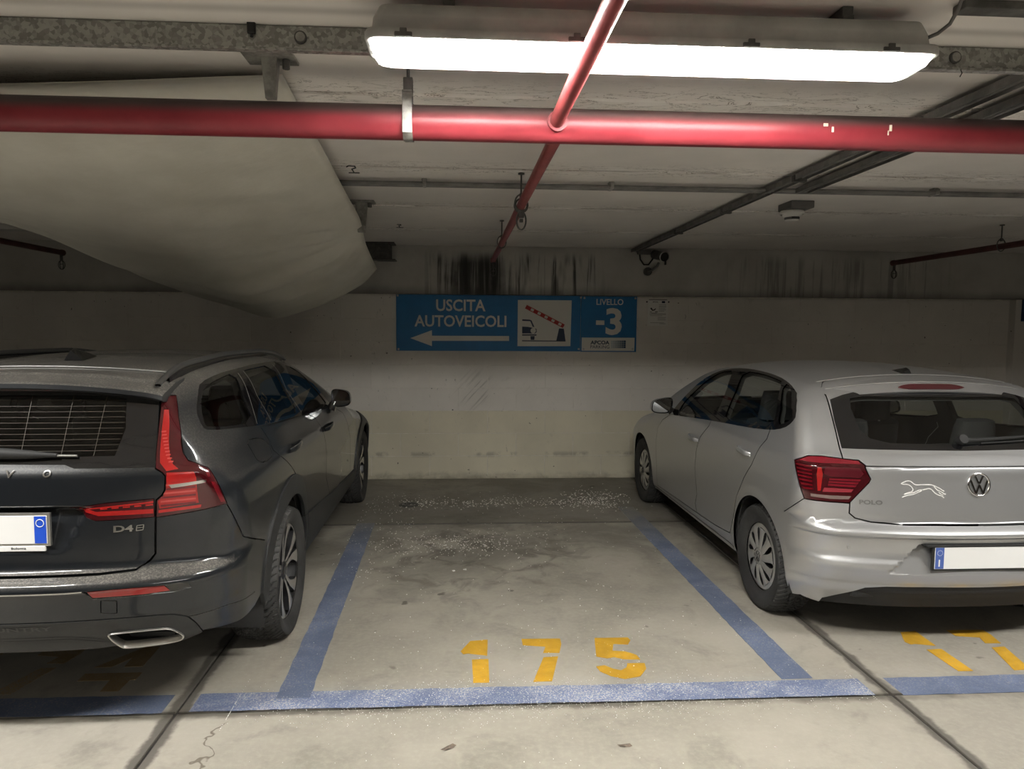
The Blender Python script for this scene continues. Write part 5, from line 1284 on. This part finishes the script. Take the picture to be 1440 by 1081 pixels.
    MB().cyl((.45, -.50, .235), (.45, -.2, .25), .025, M['zinc_dark'], 14).build('exhaust_pipe', None, root)
    wheel_wells(root, (0, 2.551), .36, .55, .835)
    pl = make_wheels('cover')
    for y in (0, 2.551):
        for sg in (1, -1): pl(root, sg*.752, y, sg)
    for x in (-.35, .35): seat(root, x, 1.10, .50, 'front_seat', M['fabric'], 1.10, .98)
    for x in (-.38, .38): seat(root, x, .16, .62, 'rear_seat', M['fabric'], 1.02, .94)
    MB().box((0, -.17, .90), (1.16, .40, .03), M['trim'], bev=.01).build('parcel_shelf', None, root)
    MB().box((0, 1.95, .77), (1.36, .5, .24), M['trim'], bev=.06).build('dashboard', None, root)
    tor = [(-.36+.18*math.cos(a), 1.52+.08*math.sin(a), .86+.17*math.sin(a)) for a in np.linspace(0, 2*PI, 29)[:-1]]
    MB().tube(tor, .015, M['black_plastic'], 8, True).cyl((-.36, 1.52, .86), (-.36, 1.8, .80), .05, M['black_plastic'], 12).build('steering_wheel', None, root)
hatchback()

# ---------------------------------------------------------------- dark estate car
def estate():
    B = VOLVO; root = tag(empty('estate_car', (*VOLVO_AT, 0)), 'dark graphite estate car parked nose-in on the left under the white sheet', 'car')
    us = np.r_[np.linspace(0, .72, 26), np.linspace(.74, 1, 22)]; vs = np.r_[np.linspace(0, .12, 28), np.linspace(.13, .93, 116), np.linspace(.94, 1, 12)]; ws = np.unique(np.r_[np.linspace(0, 1, 96), np.linspace(.10, .36, 40)].round(5))
    S = Skin(B, us, vs, ws)
    BODY, TG, BMP, CL, LT, LI, FRIT, RG, FD, RD, DLO, FG, RGL, QG, WS, AC, SC_, EXH, REF, REFR, FUEL = 0, 1, 2, 3, 40, 4, 5, 6, 7, 8, 9, 10, 11, 12, 13, 14, 15, 16, 17, 18, 19
    GAP, HOLE, CHR = 90, 91, 20
    # bumper: everything below the seam from lamp to wheel
    bp = [(-.06,-.985,.66),(.214,-.981,.66),(.406,-.96,.66),(.529,-.928,.665),(.571,-.901,.692),(.591,-.896,.718),(.594,-.892,.85),(.596,-.891,.863),(.663,-.873,.869),(.755,-.842,.879),(.84,-.793,.889),(.88,-.717,.73),(.90,-.47,.64),(.90,-.40,.5),(.90,-.30,.1),(-.06,-1.2,.1)]
    S.region(bp, 'corner', BMP, .05); S.gap(bp[10:13], 'corner', GAP, .005)
    tg = [(-.06,1.46),(.45,1.46),(.56,1.40),(.578,1.335),(.586,1.20),(.594,1.056),(.618,1.041),(.632,1.025),(.629,.972),(.618,.949),(.598,.932),(.594,.85),(.591,.718),(.571,.692),(.529,.665),(.406,.66),(.214,.66),(-.06,.66)]
    S.region(tg, 'rear', TG, .12); S.gap(tg[3:], 'rear', GAP, .008, lim=.1)
    # charcoal lower bumper and corner
    cl = [(-.06,-1.02,.495),(.067,-1.025,.495),(.292,-1.014,.495),(.455,-.991,.494),(.615,-.948,.489),(.668,-.928,.483),(.713,-.904,.463),(.734,-.88,.428),(.750,-.849,.377),(.755,-.83,.1),(-.06,-1.1,.1)]
    S.region(cl, 'corner', CL, .03, within=(BMP, BODY)); S.gap(cl[:9], 'corner', GAP, .004, within=(CL, BMP), lim=.03)
    S.gap([(.720,-.903,.463),(.835,-.804,.468),(.884,-.587,.440)], 'corner', GAP, .004, within=(BMP,), lim=.03)
    S.region([(.755,-.852,.384),(.853,-.72,.366),(.879,-.573,.372),(.9,-.5,.40),(.9,-.3,.1),(.7,-.9,.1)], 'corner', HOLE, .03, within=(BMP, BODY))
    S.region([(-.06,.36),(.38,.36),(.44,.365),(.68,.350),(.74,.372),(.76,.384),(.8,.1),(-.06,.1)], 'rear', HOLE, .0, within=(CL,))
    ex = T['v_exh']; S.region(ex, 'rear', EXH, .03, within=(CL, BMP, GAP), smooth=1)
    rf = T['v_refl']; S.region(rf, 'corner', REF, .03, within=(BMP,)); S.region(T['v_reflred'], 'corner', REFR, .03, within=(REF,))
    S.gap([(-.06,-1.03,.609),(.30,-1.02,.609),(.366,-1.02,.611)], 'corner', CHR, .005, within=(BMP,), lim=.03)
    tw = [lin(T['v_tow'][i], T['v_tow'][(i+1) % 4], t) for i in range(4) for t in (.0, .22, .78)]; S.gap(tw, 'corner', GAP, .003, True, .03, within=(BMP,), smooth=1)
    # lamps
    P = T['v_light']; S.region(P, 'corner', LT, .02, within=(BODY, BMP, TG, GAP)); S.gap(P, 'corner', GAP, .004, True, .02, within=(LT, BODY, BMP))
    lamp = []; ilamp = []; cnt = [LT+1]
    def cell(Pp, mat, name, off, lst, base):
        S.region(Pp, 'corner', cnt[0], .02, within=(base,)+tuple(range(LT+1, cnt[0]))); lst.append((cnt[0], mat, name, off)); cnt[0] += 1
    cell(T['v_l_strip'], 'lens_red', 'vertical_light_strip', .002, lamp, LT)
    st = T['v_l_strip']
    cell(T['v_l_main'], 'lens_red', 'main_light_field', .001, lamp, LT)
    for k in range(6):
        z0 = .905+.016*k; cell([(.612,-.884,z0),(.735,-.847,z0+.004),(.735,-.847,z0+.011),(.612,-.884,z0+.007)], 'lens_pale' if k % 2 else 'lens_mid', 'light_rib', .003, lamp, LT)
    for k in range(10):
        z0 = 1.075+.013*k; x0 = .612+.02*max(0, (1.10-z0)*8); cell([(x0-.004,-.83,z0),(x0+.012,-.825,z0+.001),(x0+.012,-.822,z0+.006),(x0-.004,-.827,z0+.005)], 'lens_pale', 'light_dot', .003, lamp, LT)
    cell(T['v_l_low'], 'lens_red', 'lower_light_band', .002, lamp, LT); cell(T['v_l_bar'], 'chrome', 'bright_bar', .004, lamp, LT)
    cell(T['v_l_ref1'], 'lens_mid', 'side_reflector', .002, lamp, LT); cell(T['v_l_ref2'], 'lens_mid', 'side_reflector', .002, lamp, LT)
    li = [(.277,.912),(.423,.930),(.590,.938),(.590,.865),(.478,.862),(.381,.861)]
    S.region(li, 'rear', LI, .02, within=(TG,)); S.gap(li, 'rear', GAP, .003, True, .02, within=(LI, TG))
    def rcell(Pp, mat, name, off):
        S.region(Pp, 'rear', cnt[0], .02, within=(LI,)+tuple(v for v, *_ in ilamp)); ilamp.append((cnt[0], mat, name, off)); cnt[0] += 1
    rcell([(.315,.908),(.587,.929),(.587,.880),(.395,.880)], 'lens_red', 'inner_light_field', .002); rcell([(.36,.907),(.587,.921),(.587,.898),(.385,.897)], 'lens_dark', 'inner_light_bed', .001)
    for k in range(5): rcell([(.40+.04*k,.904+.0018*k),(.425+.04*k,.905+.0018*k),(.425+.04*k,.911+.0018*k),(.40+.04*k,.910+.0018*k)], 'lens_red', 'light_dot', .003)
    # tailgate glass panel and clear field
    S.region([(-.06,1.40),(.50,1.38),(.572,1.335),(.582,1.20),(.588,1.060),(.300,1.064),(.262,1.078),(-.06,1.082)], 'rear', FRIT, .05, within=(TG,))
    S.region([(-.06,1.340),(.40,1.338),(.452,1.325),(.464,1.21),(.437,1.107),(-.06,1.104)], 'rear', RG, .05, within=(FRIT,))
    # doors
    fd = [(2.17,.40),(2.04,.73),(1.852,.896),(1.767,.966),(1.62,1.015),(1.451,1.044),(.736,1.082),(.898,1.032),(.926,.953),(.977,.817),(1.021,.615),(1.209,.447)]
    rd = [(-.225,1.13),(-.212,1.106),(-.191,1.055),(-.200,1.013),(-.150,.974),(-.018,.897),(.147,.79),(.356,.532),(1.209,.447),(1.021,.615),(.977,.817),(.926,.953),(.898,1.032),(.736,1.082)]
    S.region(fd, 'side', FD, .15, within=(BODY,)); S.region(rd, 'side', RD, .15, within=(BODY,))
    S.gap(fd, 'side', GAP, .005, True, .15, within=(BODY, FD, RD)); S.gap(rd, 'side', GAP, .005, True, .15, within=(BODY, FD, RD))
    fu = T['v_fuel']; S.region(fu, 'side', FUEL, .15, within=(BODY,), smooth=1); S.gap(fu, 'side', GAP, .004, True, .15, within=(BODY, FUEL), smooth=1)
    dlo = [(1.53,1.030),(1.42,1.043),(1.1,1.062),(.736,1.080),(.3,1.107),(-.02,1.128),(-.27,1.143),(-.48,1.162),(-.66,1.177),(-.686,1.194),(-.655,1.262),(-.575,1.333),(-.50,1.372),(-.29,1.396),(-.1,1.405),(.25,1.414),(.62,1.412),(.88,1.400),(1.08,1.372),(1.20,1.29),(1.34,1.17)]
    S.region(dlo, 'side', DLO, .08, within=(BODY, FD, RD, GAP), smooth=1)
    for Pp, v in ((T['v_qglass'], QG), ([(.0,1.392),(.142,1.396),(.56,1.397),(.50,1.238),(.545,1.112),(.28,1.124),(-.02,1.140),(-.06,1.26)], RGL), ([(.84,1.386),(1.06,1.355),(1.16,1.272),(1.30,1.156),(1.40,1.060),(.76,1.094),(.70,1.214)], FG)): S.region(Pp, 'side', v, .08, within=(DLO,), smooth=1)
    S.region([(-.06,1.20),(.46,1.16),(.56,1.22),(.70,1.98),(.62,2.08),(-.06,2.16)], 'top', WS, .2, within=(BODY,))
    # wheel arches and charcoal arch / sill cladding
    for y, r in ((-.02, .462), (2.865, .458)): S.region(circle_cut(y, .385, r), 'side', AC, .03, within=(BODY, BMP, FD, RD, GAP))
    S.region([(.36,.535),(.80,.50),(1.209,.462),(2.168,.402),(2.45,.39),(2.45,.1),(.36,.1)], 'side', SC_, .0, within=(BODY, FD, RD, GAP))
    S.gap([(.30,.535),(.42,.531)], 'side', GAP, .004, within=(AC, SC_), lim=.0)
    for y in (-.0, 2.875): S.region(circle_cut(y, .345, .392), 'side', HOLE, .0)
    pt = M['dark_paint']
    S.extract((BODY,), 'body_shell', pt, root, 0, .014); S.extract((TG,), 'tailgate', pt, root, 0, .014); S.extract((BMP,), 'rear_bumper', pt, root, .001, .014)
    S.extract((CL,), 'bumper_cladding', M['cladding'], root, .003, .02); S.extract((CHR,), 'bumper_trim_strip', M['steel'], root, .001, .004)
    S.extract((FD,), 'front_door', pt, root, 0, .012, True); S.extract((RD,), 'rear_door', pt, root, 0, .012, True); S.extract((FUEL,), 'fuel_flap', pt, root, .0005, .006, False) if False else [o for o in S.extract((FUEL,), 'fuel_flap', pt, root, .0005, .006, True)]
    S.extract((AC,), 'arch_cladding', M['cladding'], root, .009, .02, True); S.extract((SC_,), 'sill_cladding', M['cladding'], root, .012, .03, True)
    S.extract((DLO,), 'window_surround', M['black_gloss'], root, .0005, .010, True)
    for v, n in ((FG, 'front_side_window'), (RGL, 'rear_side_window'), (QG, 'quarter_window')): S.extract((v,), n, M['car_glass_dark'], root, -.004, 0, True)
    S.extract((FRIT,), 'tailgate_glass_panel', M['black_gloss'], root, .0005, .008); rw = S.extract((RG,), 'rear_window', M['car_glass_dark'], root, -.0005, 0)[0]; S.extract((WS,), 'windscreen', M['windscreen'], root, -.002, 0)
    rfo = S.extract((REF,), 'reflector_housing', M['black_gloss'], root, -.004, .012, True); rr = S.extract((REFR,), 'reflector', M['lens_refl'] if 'lens_refl' in M else M['lens_red'], None, -.001, .008, True)
    for o, p in zip(rr, rfo): o.parent = p
    tl = S.extract((LT,), 'tail_light', M['lens_dark'], root, .002, .02, True); il = S.extract((LI,), 'inner_tail_light', M['lens_dark'], root, .001, .01, True)
    for lst, par in ((lamp, tl), (ilamp, il)):
        for v, m, n, off in lst:
            for o, p in zip(S.extract((v,), n, M[m], None, off, .006, True), par): o.parent = p
    S.extract((BODY, TG, BMP, CL, FD, RD, FUEL, DLO, FRIT, LT, LI, REF, REFR, AC, SC_, CHR)+tuple(v for v, *_ in lamp+ilamp), 'inner_lining', M['trim'], root, -.04, 0)
    S.bm.free()
    R = lambda d: rear_map(B, d)
    # exhaust finishers: bright frame round a dark box
    exs = np.array(chaikin([(p[0], p[2]) for p in ex], 2)); c = exs.mean(0)
    for sg in (1, -1):
        f = MB(); rings = []
        for k, d in ((1.03, -.004), (1.03, .010), (.99, .014), (.93, .010), (.91, -.02)):
            q = c+(exs-c)*np.array([1-(1-k)*.55, k]); p = R(d)(q[:, 0]*sg, q[:, 1]); rings.append(p.tolist()+[p[0].tolist()])
        f.grid(rings, M['steel']); o = f.build('exhaust_finisher', None, root)
        p0 = np.array(rings[-1][:-1]); p1 = p0+np.array([0, .12, 0]); bb = MB(); bb.grid([p0.tolist()+[p0[0].tolist()], p1.tolist()+[p1[0].tolist()]], M['rim_black']); bb.add(p1.tolist(), [tuple(range(len(p1)))], M['rim_black']); bb.build('exhaust_opening', None, o)
    K = lambda ax: .07*(ax/.8)**2.6
    sp = [(-.600,1.4415),(-.70,1.428),(-.845,1.397),(-.857,1.391),(-.862,1.374),(-.85,1.366),(-.79,1.362),(-.66,1.40)]
    spo = spoiler_loft(root, B, sp, .600, K, pt)
    MB().box((0, -.842, 1.3655), (.62, .02, .006), M['lens_dark'], bev=.002).build('high_brake_light', None, spo)
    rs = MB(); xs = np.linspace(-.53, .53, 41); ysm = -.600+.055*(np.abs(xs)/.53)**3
    for dy in (0,): rs.grid([[tuple(B.project(np.array([[abs(x), y+d, float(B.R(y+d, abs(x)))]]))[0]*np.array([math.copysign(1, x), 1, 1])+np.array([0, 0, .002])) for x, y in zip(xs, ysm)] for d in (-.002, .002)], M['edge_highlight'])
    rs = MB().tube([(x, y, float(B.R(y, abs(x)))+.004) for x, y in zip(xs, ysm)], .0035, M['edge_highlight'], 6)  # pale tube painted in as the bright glint along the roof seam
    rs.build('roof_seam_highlight', None, root)
    # defroster wires
    for k in range(10):
        z = 1.128+.0212*k; b = MB(); strip_on(b, [(-.455+.005*(k < 3), z), (.455-.005*(k < 3), z)], .0011, R(.0012), M['wire'], 40); b.build('defroster_wire', None, rw)
    for x in (-.36, -.24, -.09, .09, .24, .36):
        b = MB(); strip_on(b, [(x, 1.108), (x*1.05, 1.337)], .0018, R(.0016), M['wire'], 20); b.build('defroster_wire', None, rw)
    wp = MB(); gm = R(.018)
    wp.tube(gm(np.linspace(-.02, .235, 9), np.linspace(1.118, 1.108, 9)).tolist(), [.022, .022, .021, .02, .018, .016, .013, .010, .008], M['black_plastic'], 10).tube(R(.010)(np.linspace(-.30, .306, 9), np.linspace(1.112, 1.106, 9)).tolist(), .0055, M['rubber_seal'], 6).tube(R(.016)(np.linspace(.225, .306, 4), np.linspace(1.1075, 1.106, 4)).tolist(), .0045, M['zinc_old'], 6)
    wp.build('rear_wiper', None, root)
    # letters on the tailgate ledge, model badge, plate
    for ch, x in zip('VOLVO', (-.275, -.155, -.04, .070, .207)):
        wv = .034 if ch == 'V' else .030; text_on(tx := MB(), ch, x-wv/2, x+wv/2, 1.034, 1.060, R(.0045), M['chrome'], .02); tx.build('letter', None, root)
    t2 = MB(); text_on(t2, 'D4', .446, .516, .814, .840, R(.003), M['chrome'], .03); gl = [(.526,.816),(.550,.818),(.553,.838),(.529,.836)]
    for i in range(4): strip_on(t2, [gl[i], gl[(i+1) % 4]], .003, R(.003), M['chrome'], 4)
    strip_on(t2, [(.528,.827),(.551,.828)], .0025, R(.003), M['chrome'], 4); t2.build('model_badge', None, root)
    t3 = MB(); text_on(t3, 'CROSS COUNTRY', -.262, .250, .462, .480, R(.0055), M['embossed'], .02); t3.build('embossed_lettering', None, root)
    fr = number_plate(root, -.045, .782, .892, None, -.950, 'steel')
    MB().box((-.045, -.953, .763), (.50, .010, .022), M['plate'], bev=.003).build('dealer_strip', None, fr)
    t4 = MB(); text_on(t4, 'Bologna', .08, .135, .758, .769, lambda x, z: np.stack([x, np.full_like(x, -.9590), z], 1), M['ink_dark'], .02); t4.build('dealer_lettering', None, fr)
    gb = MB()
    for k in (0, 1): strip_on(gb, [(-.40, .425-.012*k), (.30, .425-.012*k), (.40, .405-.012*k), (.45, .385-.006*k)], .006, R(.004), M['rim_black'], 30)
    gb.build('cladding_groove', None, root)
    # roof rails, antenna, mirrors, handles
    rail = [(-.78,1.388),(-.74,1.405),(-.66,1.432),(-.53,1.458),(-.31,1.473),(.1,1.490),(.64,1.488),(1.0,1.466),(1.2,1.438),(1.32,1.405)]
    ys = np.linspace(-.78, 1.32, 44); zs = pchip(rail)(ys)
    for sg in (1, -1):
        b = MB(); rows = []
        for y, z in zip(ys, zs):
            e = max(.05, min(1, (y+.785)/.16, (1.325-y)/.14))
            rows.append([(sg*.572+.013*math.copysign(abs(math.cos(a))**.7, math.cos(a)), y, z-.010+(.006+.006*e)*math.copysign(abs(math.sin(a))**.7, math.sin(a))) for a in np.linspace(0, 2*PI, 17)])
        b.grid(rows, M['satin']).build('roof_rail', None, root)
        w_ = MB(); lo = [[(sg*.565, y, float(B.R(y, .56))-.03), (sg*.565, y, z-.014), (sg*.580, y, z-.014), (sg*.580, y, float(B.R(y, .57))-.04)] for y, z in zip(ys[2:-2], zs[2:-2])]
        w_.grid(lo, M['black_gloss']).build('rail_base', None, root)
        for ln in ([(-.092,1.398),(-.17,1.28),(-.255,1.149)], [(.0,1.402),(-.06,1.27),(-.05,1.14)], [(.61,1.407),(.525,1.24),(.60,1.105)]):
            strip_on(tm_ := MB(), ln, .007, side_map(B, .004, sg), M['steel'], 16); tm_.build('pillar_trim', None, root)
        handle(root, B, .03, .26, .972, sg, pt); handle(root, B, .98, 1.22, .948, sg, pt)
        mirror(root, (sg*.955, 1.36, 1.118), .072, .15, .062, sg, pt, (sg*.875, 1.40, 1.03), .02, .45)
    fin(root, .045, -.29, 1.462, .25, .040, .060, M['black_gloss'])
    MB().box((0, 1.6, .30), (1.30, 4.0, .06), M['black_plastic'], bev=.02).box((0, -.62, .36), (1.3, .50, .06), M['black_plastic'], bev=.02).build('underbody', None, root)
    wheel_wells(root, (0, 2.875), .415, .58, .875)
    pl = make_wheels('alloy')
    for y in (0, 2.875):
        for sg in (1, -1): pl(root, sg*.795, y, sg)
    for x in (-.37, .37): seat(root, x, .95, .52, 'front_seat', M['leather'], 1.16, 1.05)
    for x in (-.42, .42): seat(root, x, .05, .62, 'rear_seat', M['leather'], 1.12, 1.02)
    MB().box((0, -.42, 1.03), (1.2, .6, .03), M['trim'], bev=.01).build('load_cover', None, root)
    MB().box((0, 1.80, .90), (1.45, .55, .26), M['trim'], bev=.06).build('dashboard', None, root)
    tor = [(-.38+.18*math.cos(a), 1.36+.08*math.sin(a), .95+.17*math.sin(a)) for a in np.linspace(0, 2*PI, 29)[:-1]]
    MB().tube(tor, .015, M['black_plastic'], 8, True).cyl((-.38, 1.36, .95), (-.38, 1.65, .88), .05, M['black_plastic'], 12).build('steering_wheel', None, root)
estate()
